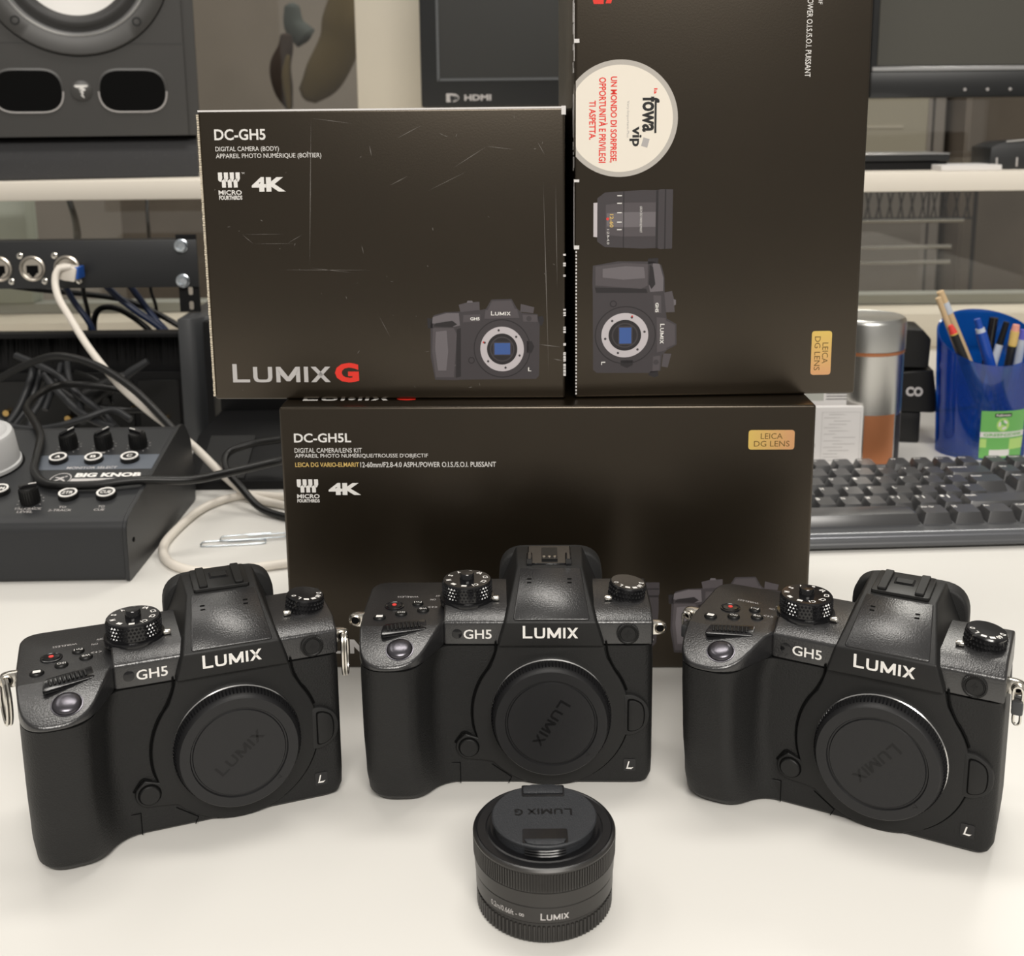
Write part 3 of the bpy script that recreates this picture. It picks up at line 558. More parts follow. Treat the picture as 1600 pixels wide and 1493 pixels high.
    for x, y, r, s, m in [(-75, 3.8, 2.9, '▪', 'black'), (-65.6, 7.5, 2.8, 'ISO', 'black'), (-55.9, 10.9, 2.8, 'WB', 'black'), (-59, 17.1, 2.6, 'Fn1', 'black')]:
        b = MB().lathe([(r, 80), (r, 81), (r*.85, 81.6), (r*.4, 81.3), (0.01, 81.25)], 24, 'z', (x, y, 0)).build('function_button', m, c)
        f = lambda u, v: (x-u, y-v, 81.66)
        if s == '▪': flat(MB(), rrect(-1.5, -1, 1.5, 1, .2, 2), f).build('button_symbol', 'white', b)
        else: text('button_lettering', s, (-1.7, -.7, 1.7, .7), f, 'white', b, 0, res=2)
    rb = MB().lathe([(4.6, 80.3), (4.5, 81.1), (4, 81.2), (3.4, 80.9), (3.2, 81.3), (0.01, 81.5)], 28, 'z', (-69.7, 14.9, 0)).build('record_button', 'gloss', c); MB().lathe([(1.1, 81.3), (1.0, 81.7), (0.01, 81.75)], 16, 'z', (-69.7, 14.9, 0)).build('record_dot', 'red', rb)
    for s, x0, x1, y0, y1 in [('WIRELESS', -69.5, -59.5, 23.5, 25), ('ON', -53.6, -51, 20.6, 22.2), ('OFF', -51.5, -48.3, 24.4, 26), ('<+>', -54, -49.6, 13.3, 15)]:
        text('plate_lettering', s, (0, 0, x1-x0, y1-y0), lambda u, v: (x1-u, y1-v, 80.66), 'greyp', c, 0, res=2)
    for sx, x, z in ((-1, -83, 77.3), (1, 49, 73.2)):
        o = MB().prism(rpoly([(x-sx*1, z-3.2, 0), (x+sx*4.2, z-3.2, 2.6), (x+sx*6.9, z-2, 2), (x+sx*6.9, z+2, 2), (x+sx*4.2, z+3.2, 2.6), (x-sx*1, z+3.2, 0)][::sx], 4), 8, 10.6).build('strap_lug', 'steel', c, (.4, 2))
        MB().lathe([(2.5, 8.0), (2.5, 7.5), (2.1, 7.3), (1.7, 7.8)], 20, 'y', (x+sx*3.9, 0, z), cap=False).build('eyelet', 'nickel', o); MB().lathe([(1.75, 7.85), (0.01, 7.86)], 16, 'y', (x+sx*3.9, 0, z)).build('eyelet_hole', 'dark', o)
def camera_varied(c, cap_angle, shoe, rings):
    C0 = (2.7, 36.5)
    cap = MB().lathe([(26.6, -2.6), (27, -3.0), (26.8, -5), (26.2, -6.8), (25.6, -8.6), (25, -9.2), (20.8, -9.2), (20.4, -8.5), (19.8, -8.5), (19.4, -9.0), (0.01, -9.0)], 72, 'y', (C0[0], 0, C0[1])).build('body_cap', 'capm', c, sharp=30)
    mb = MB()
    for i in range(110):
        a = 2*PI*i/110; p = lambda r, y: (C0[0]+r*math.cos(a), y, C0[1]+r*math.sin(a)); mb.tube([p(27.0, -3.4), p(26.9, -5), p(26.3, -6.8)], .33, 5)
    mb.build('cap_ribs', 'gloss', cap)
    a = rad(cap_angle); f = lambda u, v: (C0[0]+u*math.cos(a)-v*math.sin(a), -9.06, C0[1]+u*math.sin(a)+v*math.cos(a))
    lumix('embossed_logo', (-12.2, -2.6, 12.2, 2.8), f, 'emboss', cap)
    b = rad(-42); flat(MB(), [(C0[0]+21.8*math.cos(b)+x, C0[1]+21.8*math.sin(b)+z) for x, z in [(-1, 1.2), (-.7, 1.2), (1.2, -.6), (-.8, -1.2), (-.9, -1), (.7, -.5)]], lambda u, v: (u, -9.26, v)).build('index_mark', 'emboss', cap)
    if shoe == 'bare':
        h = MB().box(-7.5, 13, 24, 44, 96, 97.4).build('hot_shoe', 'gloss', c, (.4, 1))
        for x in (-8.2, 10.2): MB().prism(rrect(x, 96.5, x+2.8, 99.8, .8, 3), 23.5, 31).build('shoe_rail', 'gloss', h, (.3, 1))
        MB().box(-1, 6.6, 27, 40, 97.3, 98.2).build('contact_block', 'black', h)
        for x in (-.4, 2.2, 4.8): MB().lathe([(.8, 98.2), (.7, 98.6), (0.01, 98.7)], 12, 'z', (x+.5, 29.5, 0)).build('contact', 'nickel', h)
    else:
        h = MB().prism(rrect(-9.5, 22.5, 15, 44, 1.2, 3), 96.3, 98.2, 'z').build('hot_shoe_cover', 'black', c, (.5, 2))
        MB().prism(rrect(-7, 23.5, -3.2, 43, .5, 2), 98.1, 99.4, 'z').build('cover_rail', 'black', h, (.3, 1)); MB().prism(rrect(8.8, 23.5, 12.6, 43, .5, 2), 98.1, 99.4, 'z').build('cover_rail', 'black', h, (.3, 1))
        for q, z in ((0, 98.5), (1, 98.8)): MB().prism(rrect(-1.5+q*.8, 32+q*.8, 7-q*.8, 38-q*.8, .4, 2), 98.1, z, 'z').build('cover_window', 'gloss' if q == 0 else 'black', h)
    for sx, x, z in ((-1, -83, 77.3), (1, 49, 73.2)):
        if rings == 'ring':
            P = []; cx = x+sx*4.4
            for i in range(25):
                t = 2*PI*i/24; P.append((cx+1.6*math.sin(t)*sx, 9+4.5*math.sin(t), z-9.0-10.5*math.cos(t)*(-1)))
            mb = MB(); mb.tube(P, .75, 7); mb.tube([(p[0]+1.4*sx, p[1], p[2]) for p in P], .75, 7); mb.build('strap_ring', 'steel', c)
        elif rings == 'clip':
            cx = x+sx*4.4; k = MB().box(cx-2.2, cx+2.2, 5.2, 11.5, z-10.5, z-4.5).build('strap_clip', 'rackside', c, (.8, 2))
            mb = MB(); mb.tube(spline([(cx-1.6, 7.2, z-8), (cx-1.6, 6.4, z+.6), (cx+1.6, 6.4, z+.6), (cx+1.6, 7.2, z-8)], 4), .7, 7); mb.tube(spline([(cx-1.2, 8, z-9), (cx-1.2, 8, z-15), (cx+1.2, 8, z-15), (cx+1.2, 8, z-9)], 4), .6, 7); mb.build('wire_loop', 'steel', k)
for lab, loc, yaw, ca, shoe, rings in [
    ('black camera body facing slightly left, uncovered hot shoe, in the middle behind the lens', (13.4, 480, 0), -1.14, -122, 'bare', None),
    ('black camera body with split rings on its lugs, at the left before the mixer', (-125.3, 457.2, 0), 20.3, 40, 'cover', 'ring'),
    ('black camera body with strap clips, at the right before the keyboard', (153.4, 444.8, 0), -27.8, -130, 'cover', 'clip')]:
    if proto is None:
        c = thing('mirrorless_camera', lab, 'camera', loc, yaw, 'black camera bodies on the desk'); camera_common(c); proto = c
    else:
        c = copy_tree(proto, None, VARIED); c.location = [v*S for v in loc]; c.rotation_euler = (0, 0, rad(yaw)); c['label'] = lab
    camera_varied(c, ca, shoe, rings)
set_stretch(1, 1, 1)

# ================================================================ small lens standing on its rear cap
ln = thing('camera_lens', 'small grey zoom lens with front cap standing before the middle camera', 'lens', (10.6, 401.3, 0))
MB().lathe([(25.6, 0), (26, .5), (26, 8), (25.6, 8.6), (24, 8.6)], 72).build('rear_cap', 'lensm', ln)
mb = MB()
for i in range(90): a = 2*PI*i/90; mb.tube([(26.1*math.cos(a), 26.1*math.sin(a), .9), (26.2*math.cos(a), 26.2*math.sin(a), 7.4)], .62, 5)
mb.build('cap_ribs', 'lensm', ln)
MB().lathe([(25, 8.4), (26.4, 8.8), (26.9, 9.4), (27.0, 15.4), (26.7, 15.6), (26.7, 15.9), (27.2, 16.1), (27.5, 21.9), (26.5, 22.2)], 96, cap=False).build('barrel', 'lensm', ln, sharp=30)
MB().lathe([(26, 8.5), (25.8, 8.9)], 72, cap=False).build('cap_seam', 'dark', ln)
zr = MB().lathe([(26.5, 21.8), (27.3, 22.1), (27.3, 29.6), (27.8, 30.1), (27.9, 30.9), (27.3, 31.7)], 96, cap=False).build('zoom_ring', 'lensm', ln, sharp=30)
mb = MB()
for i in range(150): a = 2*PI*i/150; mb.tube([(27.4*math.cos(a), 27.4*math.sin(a), 22.5), (27.5*math.cos(a), 27.5*math.sin(a), 29.8)], .4, 4)
mb.build('ring_ribs', 'lensm', zr)
MB().lathe([(27.4, 31.6), (26.6, 31.9), (23.6, 30.2), (23.3, 30.0), (23.0, 31.6), (22.4, 31.9), (20.6, 31.5), (20.6, 31), (0.01, 31)], 96).build('front_ring', 'lensd', ln, sharp=30)
fc = MB().lathe([(19.4, 31), (19.6, 35.1), (20.4, 35.4), (20.5, 36.2), (20.0, 36.7), (0.01, 36.75)], 72).build('front_cap', 'capsp', ln, sharp=30)
for sg in (-1, 1):
    y0, y1 = (-19.6, -9.6) if sg < 0 else (10.6, 19.6)
    MB().prism(rrect(-8.6, y0+1.2, 8.6, y1, 1, 3), 36.7, 36.86, 'z').build('pinch_recess', 'gloss', fc)
    g = MB().prism([(-8, sg*13.5), (8, sg*13.5), (8, sg*18), (4, sg*19.5), (-4, sg*19.5), (-8, sg*18)][::sg], 36.7, 37.4, 'z') if sg > 0 else MB().prism([(-8, -16.4), (8, -16.4), (7, -18.6), (3.5, -19.8), (-3.5, -19.8), (-7, -18.6)], 36.7, 37.4, 'z')
    g.build('pinch_tab', 'capsp', fc, (.3, 2))
    for k in range(3): MB().tube([(20.6*math.cos(a), 20.6*math.sin(a), 34.7-k*1.1) for a in [rad(sg*90-22+4.4*i) for i in range(11)]], .38, 5).build('tab_ridge', 'gloss', fc)
f = lambda u, v: (-u, -v, 36.82)
lumix('embossed_logo', (-11, -3.4, 6.5, .9), f, 'emboss', fc); text('embossed_letter', 'G', (8.2, -3.4, 11.5, .9), f, 'emboss', fc, .03)
cy = lambda r, z0: (lambda u, v: (r*math.sin(u/r), -r*math.cos(u/r), z0+v))
lumix('barrel_logo', (-2.2, -1.2, 8.6, 1.6), cy(27.12, 11.9), 'silverp', ln)
text('barrel_lettering', '0.2m/0.66ft - ∞', (-23.5, -1.0, -8.5, 1.2), cy(27.12, 11.9), 'silverp', ln)

# ================================================================ monitor controller (mixer)
mx = thing('monitor_controller', 'black desktop monitor controller with knobs and lit-ring buttons, lettered BIG KNOB', 'mixer', (-259.6, 726.6, 0), 0.7); set_stretch(1.013, 1.189, 1.017, .852)
side = [(0, 2), (2, 0), (142, 0), (144, 14), (139, 50), (128, 66), (118, 69.5), (6, 43), (1, 38)]
bw = MB(); bw.prism(rpoly([(y, z, r) for (y, z), r in zip(side, (2, 1, 2, 3, 3, 5, 5, 6, 4))], 3), -196, -3, 'x'); bw.build('chassis', 'mixtop', mx, sharp=40)
for x in (-199, -3): MB().prism(rpoly([(y, z, r) for (y, z), r in zip([(-1.5, 1), (2, 0), (143, 0), (146, 15), (141, 52), (130, 67), (119, 71), (5, 44.5), (-1, 39)], (2, 1, 2, 3, 3, 5, 5, 6, 4))], 3), x, x+3, 'x').build('side_panel', 'alu', mx, (.5, 1))
MB().lathe([(1.6, .0), (1.6, .4), (0.01, .5)], 14, 'x', (0, 10, 25)).build('screw', 'dark', mx)
sl_ = 26.5/112; TH = math.atan(sl_); et = Vector((0, math.cos(TH), math.sin(TH))); en = Vector((0, -math.sin(TH), math.cos(TH)))
om = Vector((0, 6, 43.05))
def mp(u, v, k=0.0): return tuple(om+Vector((u, 0, 0))+et*v+en*k)       # u across, v up the sloping top
MXR = Matrix.Translation(om) @ Matrix((Vector((1, 0, 0)), et, en)).transposed().to_4x4()
def W2(x, y): return x+256, (y-647)/math.cos(TH)                          # world mm to panel
def onpanel(mb, x, y): u, v = W2(x, y); return mb.xform(MXR @ Matrix.Translation((u, v, 0)))
def knob(x, y, ang):
    k = onpanel(MB().lathe([(6.6, 0), (6.5, 2), (6.0, 11), (5.5, 12), (0.01, 12.2)], 28), x, y).build('knob', 'black', mx)
    mb = MB()
    for i in range(24): a = i*PI/12; mb.tube([(6.5*math.cos(a), 6.5*math.sin(a)*QY[0], 1.5), (6.05*math.cos(a), 6.05*math.sin(a)*QY[0], 10.5)], .32, 4)
    onpanel(mb, x, y).build('knob_ribs', 'black', k)
    t = MB().prism(rrect(-1.3, -5.2, 1.3, 6.2, .4, 2), 12, 14.2, 'z').xform(Matrix.Rotation(rad(ang), 4, 'Z')); onpanel(t, x, y).build('pointer', 'gloss', k)
    onpanel(MB().box(-.35, .35, 1, 6, 14.15, 14.3).xform(Matrix.Rotation(rad(ang), 4, 'Z')), x, y).build('pointer_line', 'white', k)
    mb = MB()
    for a in range(-140, 141, 28): mb.add([tuple(Matrix.Rotation(rad(a), 3, 'Z') @ Vector(p)) for p in [(-.2, 7.6, .08), (.2, 7.6, .08), (.2, 8.8, .08), (-.2, 8.8, .08)]], [(0, 1, 2, 3)])
    onpanel(mb, x, y).build('dial_marks', 'greyp', k)
for x, y, a in [(-330.2, 731.5, -35), (-304.2, 731.5, -35), (-278.6, 731.5, 65), (-329.3, 664.5, -75)]: knob(x, y, a)
def button(x, y, s):
    b = onpanel(MB().lathe([(6.9, 0), (6.9, 1), (6.4, 3.2), (5.8, 3.6), (0.01, 3.6)], 28), x, y).build('push_button', 'black', mx)
    onpanel(MB().lathe([(6.3, 3.3), (6.2, 3.9), (5.0, 3.9), (4.8, 3.6)], 28, cap=False), x, y).build('button_ring', 'white', b)
    mb = MB(); wd = 2 if len(s) == 1 else 3.7; letters(mb, s, (-wd, -1.6, wd, 1.6), lambda u, v: (u, v, 3.7), .02); onpanel(mb, x, y).build('button_lettering', 'white', b)
for x, y, s in [(-330.8, 713.7, 'A'), (-305, 713.4, 'B'), (-278.9, 713.8, 'C'), (-305.6, 669.6, '2TR'), (-279.6, 669.6, 'CUE'), (-355.3, 675.5, 'DIM')]: button(x, y, s)
k = onpanel(MB().lathe([(25.5, 0), (25.5, 3), (24.5, 4), (24, 24), (23, 26.5), (20, 27.2), (17, 25.6), (0.01, 24.8)], 64), -382, 709).build('big_knob', 'knobw', mx); onpanel(MB().lathe([(27, 0), (27, .6), (25, .6)], 48), -382, 709).build('knob_skirt', 'dark', k)
R_ = lambda x0, y0, x1, y1: (*W2(x0, y0), *W2(x1, y1))
flat(MB(), [W2(-346, 702), W2(-259.5, 702), W2(-259.5, 720.5), W2(-346, 720.5)], lambda u, v: mp(u, v, .05)).build('printed_strip', 'strip', mx)
mf = lambda u, v: mp(u, v, .1)
def mtext(s, r, m='greyp', b=.01): text('printed_text', s, R_(*r), mf, m, mx, b)
mtext('MONITOR SELECT', (-321, 702.8, -285, 705.6), 'silverp'); mtext('BIG KNOB', (-311, 692.5, -264.5, 697.6), 'white', .05)
flat(MB(), [W2(-313, 684.6), W2(-266, 684.6), W2(-264, 690.8), W2(-312, 690.8)], mf).build('printed_bar', 'silverp', mx); text('printed_text', 'STUDIO+', R_(-288, 685.6, -266.5, 689.8), lambda u, v: mp(u, v, .16), 'strip', mx, .02)
mtext('TALKBACK', (-337, 655.5, -318.5, 657.8)); mtext('LEVEL', (-333.5, 652.2, -323, 654.5)); mtext('TO', (-307.5, 656.8, -302.5, 659)); mtext('2-TRACK', (-313, 653.4, -297.5, 655.7)); mtext('TO', (-281, 656.8, -276.5, 659)); mtext('CUE', (-282.5, 653.4, -275.5, 655.7)); mtext('TRIM', (-308, 722.6, -301, 724.6))
mb = MB(); cu, cv = W2(-320, 690.6)
mb.add([mp(cu+r*math.cos(a), cv+r*math.sin(a), .1) for r in (7.4, 6.7) for a in [2*PI*i/36 for i in range(36)]], [(i, (i+1) % 36, 36+(i+1) % 36, 36+i) for i in range(36)])
for p in ([(-1.2, 1.6), (1.4, 3), (2, 1.6), (.6, .2), (-1.8, -.4)], [(-3.6, -1.4), (-1.2, .4), (.4, -.6), (-2.8, -2.4), (-5, -2)], [(.2, .6), (2.6, -.6), (4.6, -3), (3.6, -3.2), (1.6, -1.6), (-.6, -.6)], [(1.8, 3.4), (3.6, 4), (4, 2.8), (2.6, 2.2)], [(-1, 1.8), (-4.6, 2.6), (-4.4, 1.8), (-1.6, .8)]): flat(mb, [(cu+x, cv+y) for x, y in p], mf)
mb.build('printed_emblem', 'silverp', mx)

# ================================================================ desktop rack behind the mixer
rk = thing('equipment_rack', 'black desktop equipment rack with brush strip behind the mixer', 'rack', (-412.4, 1073.3, 0)); set_stretch(1.033, 1.1, 1.027)
MB().box(-300, 95, 0, 14, 101, 106).build('top_plate', 'rackm', rk, (.8, 2)); MB().box(-300, 95, 60, 120, 2, 66).build('back_body', 'rackm', rk); MB().box(-300, 95, 20, 24, 60, 103).build('back_plate', 'rackm', rk)
MB().box(-300, 95, 0, 60, 0, 3).build('bottom_plate', 'rackm', rk)
un = MB().box(-300, 92, 12, 60, 4, 66).build('rack_unit', 'rackm', rk, (1, 1)); MB().box(89, 92.6, 9, 14, 4, 66).build('red_edge', 'redline', un)
for x0, x1 in ((-90, -20), (-15, 40), (45, 84)): MB().box(x0, x1, 10.5, 12.5, 10, 58).build('module_panel', 'black', un, (.6, 1))
for x, z in ((-80, 28), (-22, 22), (40, 30), (70, 20)): MB().lathe([(3, -6), (3, 0)], 14, 'y', (x, 12, z)).build('jack_socket', mat('brass', (.6, .4, .15), .3, 1), un)
rb_ = random.Random(5); mb = MB()
for i in range(420): x = -300+i*.93; mb.add([(x, 14+rb_.uniform(-2, 2), 100), (x+.7, 14, 100), (x+rb_.uniform(-1.5, 1.5), 12+rb_.uniform(-5, 4), 72+rb_.uniform(-3, 6))], [(0, 1, 2)])
mb.build('brush_strip', 'dark', rk)['kind'] = 'stuff'
MB().prism(rpoly([(95, -16, 0), (108, -16, 5), (116, -4, 5), (122, -4, 2), (122, 120, 0), (95, 120, 0)], 4), 0, 121, 'z').build('side_upright', 'rackside', rk, (1, 2))
MB().prism([(118, -16), (124, -16), (124, 110), (118, 110)], 0, 118, 'z').build('side_cover', 'rackm', rk)
ped = thing('sloped_base', 'black wedge-shaped device base on the desk under the overhanging carton', 'stand', (-204.6, 974.3, 0)); set_stretch(1.026, 1.17, 1.039)
MB().prism([(-45, 0), (-45, 8), (0, 32), (70, 34), (70, 0)], -72, 60, 'x').build('wedge', 'rackm', ped, (1, 2)); MB().box(-72, 60, 70, 84, 0, 95).build('back_plate', 'rackm', ped, (1, 2))
MB().prism([(-44, 9), (-2, 31.5), (-2, 32.5), (-44, 10)], -60, -22, 'x').build('foot_ramp', 'black', ped)
pp = thing('patch_panel', 'black network patch panel with round ethernet sockets above the rack', 'panel', (-412.7, 1089.7, 0)); set_stretch(1.034, 1.05, 1.026)
MB().box(-320, 108, 0, 3, 146, 190.5).build('face_plate', 'alu', pp, (.6, 2)); MB().box(-320, 100, 3, 26, 187, 190).build('top_flange', 'rackm', pp)
rail = MB(); rail.box(88, 107, 3.4, 5.4, 122, 195)
rl = rail.build('rack_rail', 'rackm', pp)
for i in range(5): MB().prism(rrect(97, 124+i*14, 101, 132+i*14, 1.8, 4), 3.1, 3.7).build('rail_slot', 'nickel', rl)
for x, z in ((94, 185), (93.5, 152)): MB().lathe([(6.5, 0), (6.5, -1), (5.6, -1.4), (5, -4.8), (3, -5), (2.6, -3.8), (0.01, -3.8)], 18, 'y', (x, 0, z)).build('bolt', 'zinc', pp)
for cx in (-76.4, -45.4, -13.4):
    s_ = MB().lathe([(12.2, 0), (12, -1.4), (10.6, -2), (9.8, -1.2), (9.2, -.8)], 32, 'y', (cx, 0, 165)).build('ethernet_socket', 'nickel', pp)
    MB().lathe([(9.3, -.6), (9.0, -.9), (0.01, -.9)], 28, 'y', (cx, 0, 165)).build('socket_core', 'nickel', s_); MB().lathe([(9.6, -.7), (9.1, -1.0), (8.8, -.9)], 28, 'y', (cx, 0, 165), cap=False).build('socket_gap', 'dark', s_)
    MB().prism([(cx-5.4, 168), (cx-5.4, 160.5), (cx-3, 160.5), (cx-3, 158.6), (cx-1.4, 158.6), (cx-1.4, 157), (cx+1.4, 157), (cx+1.4, 158.6), (cx+3, 158.6), (cx+3, 160.5), (cx+5.4, 160.5), (cx+5.4, 168)], -1.3, -.5).build('jack_opening', 'dark', s_)
    for dx, dz in ((-10.5, 12), (10.5, -12)): MB().lathe([(3.2, 0), (3, -1.2), (2, -1.8), (0.01, -1.8)], 16, 'y', (cx+dx, 0, 165+dz)).build('screw', 'steel', pp); MB().lathe([(1, -1.85), (0.01, -1.86)], 8, 'y', (cx+dx, 0, 165+dz)).build('screw_recess', 'dark', pp)

# ================================================================ cables
set_stretch(1, 1, 1)
def cable(label, pts, r, m, cat='cable', group=None, name='cable', n=8):  # cable points come from image pixels at assumed depths, remapped to the refitted camera
    o = MB().tube(spline(pts, n), r, 10).build(name, m, None, sharp=60); return tag(o, label, cat, group)
wc = thing('network_cable', 'white network cable from the patch panel, ending in a wide loop on the desk', 'cable', (-425.9, 1085.6, 169.4))
loc0 = Vector((-425.9, 1085.6, 169.4)); rel = lambda P: [tuple(Vector(p)-loc0) for p in P]
MB().tube(spline(rel([(-413.7, 1065.9, 173.3), (-423.8, 1061.0, 171.3), (-424.8, 1053.7, 160.9), (-418.5, 1042.9, 147.6), (-406.5, 1030.7, 134.2), (-377.7, 1000.2, 107.5), (-343.8, 970.0, 81.8), (-312.4, 946.0, 64.4), (-286.1, 927.8, 52.1), (-263.8, 914.6, 38.8), (-238.8, 901.4, 19.4), (-216.6, 890.6, 6.1), (-189.8, 874.9, 3.3), (-142.5, 853.5, 3.2), (-114.0, 858.3, 3.2), (-114.0, 882.2, 3.3), (-142.7, 889.4, 3.3), (-187.9, 892.9, 3.2), (-221.7, 897.8, 3.1), (-247.0, 867.7, 3.2), (-255.5, 804.6, 3.2), (-250.6, 770.1, 3.1), (-234.0, 745.2, 3.1), (-207.1, 734.3, 3.2), (-162.3, 746.5, 3.1), (-121.6, 763.0, 3.2), (-70.0, 790.0, 3.1), (10.0, 815.0, 3.1)]), 8), 3.3, 12).build('cord', 'cablew', wc)
MB().prism(rrect(-2, -7, 17, 6, 1.5, 3), -22, -4).xform(Matrix.Rotation(rad(12), 4, 'Y')).build('plug_boot', 'cablew', wc, (1, 2)); MB().box(15.5, 18.6, -20, -3, -8, 3.5).build('plug_clip', 'bluep', wc, (.6, 1))
cable('black cable arching over the rack and dropping behind the mixer', [(-532.5, 984.8, 43.0), (-463.9, 989.8, 79.8), (-427.3, 989.6, 97.2), (-398.4, 984.8, 104.2), (-361.0, 970.4, 98.1), (-325.8, 948.6, 83.8), (-294.9, 926.9, 63.3), (-274.2, 910.0, 46.9), (-266.0, 902.7, 24.5)], 3.4, 'cable')
pm = lambda x, y, k: tuple(Vector(mp(*W2(x, y), k))+Vector((-256, 641, 0)))
cable('black cable looping across the top of the mixer to the cartons', [(-339.1, 1012.5, 63.5), (-381.9, 997.8, 74.8), (-401.1, 978.4, 78.8), (-405.6, 942.3, 77.6), (-396.6, 903.8, 77.5), (-379.7, 873.8, 76.4), (-360.8, 841.4, 71.2), (-351.1, 808.2, 63.5), (-343.6, 786.2, 59.0), (-327.1, 769.8, 55.3), (-295.5, 767.9, 55.0), (-266.1, 773.2, 56.5), (-230.6, 780.7, 54.0), (-205.8, 796.1, 54.6), (-175.4, 808.1, 58.4), (-152.4, 815.3, 60.9), (-110.0, 880.0, 46.0), (-55.0, 935.0, 16.0), (-5.0, 975.0, 3.2), (60.0, 1000.0, 3.2)], 3.1, 'cable')
cable('short black cable bending down to the desk beside the white cable', [(-194.2, 921.8, 43.8), (-219.8, 923.0, 39.7), (-237.2, 915.7, 34.6), (-236.0, 897.7, 27.4), (-219.4, 877.4, 17.2), (-198.8, 858.2, 5.1), (-168.0, 837.9, 3.3), (-142.4, 826.0, 3.2), (-95.0, 850.0, 3.1), (-20.0, 880.0, 3.1)], 3.0, 'cable')
G_ = 'audio cables in front of the rack'
for i, (lab, P, r, m) in enumerate([
    ('grey cable crossing from upper left over the others before the rack', [(-463.0, 1042.8, 93.7), (-437.7, 1030.6, 87.0), (-413.2, 1018.5, 77.2), (-392.0, 1012.4, 59.2), (-371.0, 1000.4, 48.2), (-353.5, 988.1, 35.2)], 3.2, 'cablegrey'),
    ('leftmost thick grey cable curving down behind the mixer', [(-445.4, 1036.8, 82.6), (-445.6, 1024.6, 70.2), (-452.6, 1012.3, 49.0), (-462.0, 1000.2, 35.4), (-480.1, 994.2, 30.1)], 3.4, 'cablegrey'),
    ('second thick grey cable curving down behind the mixer', [(-441.3, 1040.5, 78.7), (-441.0, 1028.2, 66.3), (-447.7, 1017.2, 47.8), (-457.5, 1002.6, 32.4)], 3.4, 'cablegrey'),
    ('grey cable dropping steeply to the mixer back', [(-429.9, 1030.7, 68.6), (-434.7, 1018.4, 53.4), (-439.2, 1010.0, 43.4), (-438.4, 997.8, 28.7)], 3.2, 'cablegrey'),
    ('grey cable hanging from the brush strip in a narrow bend', [(-429.4, 1061.2, 80.4), (-426.1, 1042.9, 71.9), (-425.4, 1027.0, 63.3), (-428.0, 1012.5, 48.8)], 3.0, 'cablegrey'),
    ('black cable hanging from the brush strip near the white cable', [(-423.7, 1063.4, 86.1), (-415.9, 1042.7, 78.0), (-407.9, 1028.2, 65.9), (-398.2, 1018.5, 53.0), (-390.0, 1002.6, 38.9)], 3.2, 'cablegrey'),
    ('black cable running right across the rack unit face', [(-433.2, 1034.2, 75.2), (-413.8, 1024.5, 62.5), (-390.4, 1022.2, 50.8), (-362.0, 1024.5, 45.1), (-345.4, 1036.7, 41.6)], 2.8, 'cable'),
    ('thin black cable with a moulded plug before the rack unit', [(-413.6, 1055.0, 75.2), (-396.0, 1042.9, 73.4), (-383.4, 1036.6, 68.5), (-377.1, 1034.3, 62.4), (-369.9, 1024.5, 51.2)], 1.8, 'cable'),
    ('grey cable sagging along the back edge of the mixer', [(-469.1, 988.1, 55.4), (-452.1, 983.3, 43.5), (-426.6, 978.6, 39.8), (-403.6, 978.5, 42.4), (-379.4, 983.4, 48.6), (-358.6, 990.6, 53.6), (-340.5, 985.7, 45.8)], 3.0, 'cablegrey'),
    ('grey cable slanting from the rack centre towards the mixer', [(-430.1, 1024.5, 79.2), (-417.4, 1012.5, 69.7), (-393.0, 997.8, 52.2), (-372.9, 988.2, 43.7), (-352.7, 978.5, 40.2)], 3.4, 'cablegrey')]):
    cable(lab, P, r, m, group=G_)
pg = thing('power_plug', 'black moulded plug lying slanted before the rack unit', 'plug', (-352.6, 1030.6, 80.0)); P0 = Vector((-352.6, 1030.6, 80.0)); rp = lambda x, y, z: tuple(Vector((x, y, z))-P0)
MB().tube([rp(-358.2, 1030.6, 75.1), rp(-351.9, 1030.6, 80.0), rp(-337.2, 1033.0, 89.0)], [4.6, 4.4, 3.4], 10).build('plug_sleeve', 'cablegrey', pg, sharp=60); MB().tube([rp(-390.7, 1024.5, 56.3), rp(-376.1, 1027.1, 65.8), rp(-357.6, 1030.6, 75.8)], [11, 9, 5], 12).build('plug_body', 'black', pg, sharp=60)
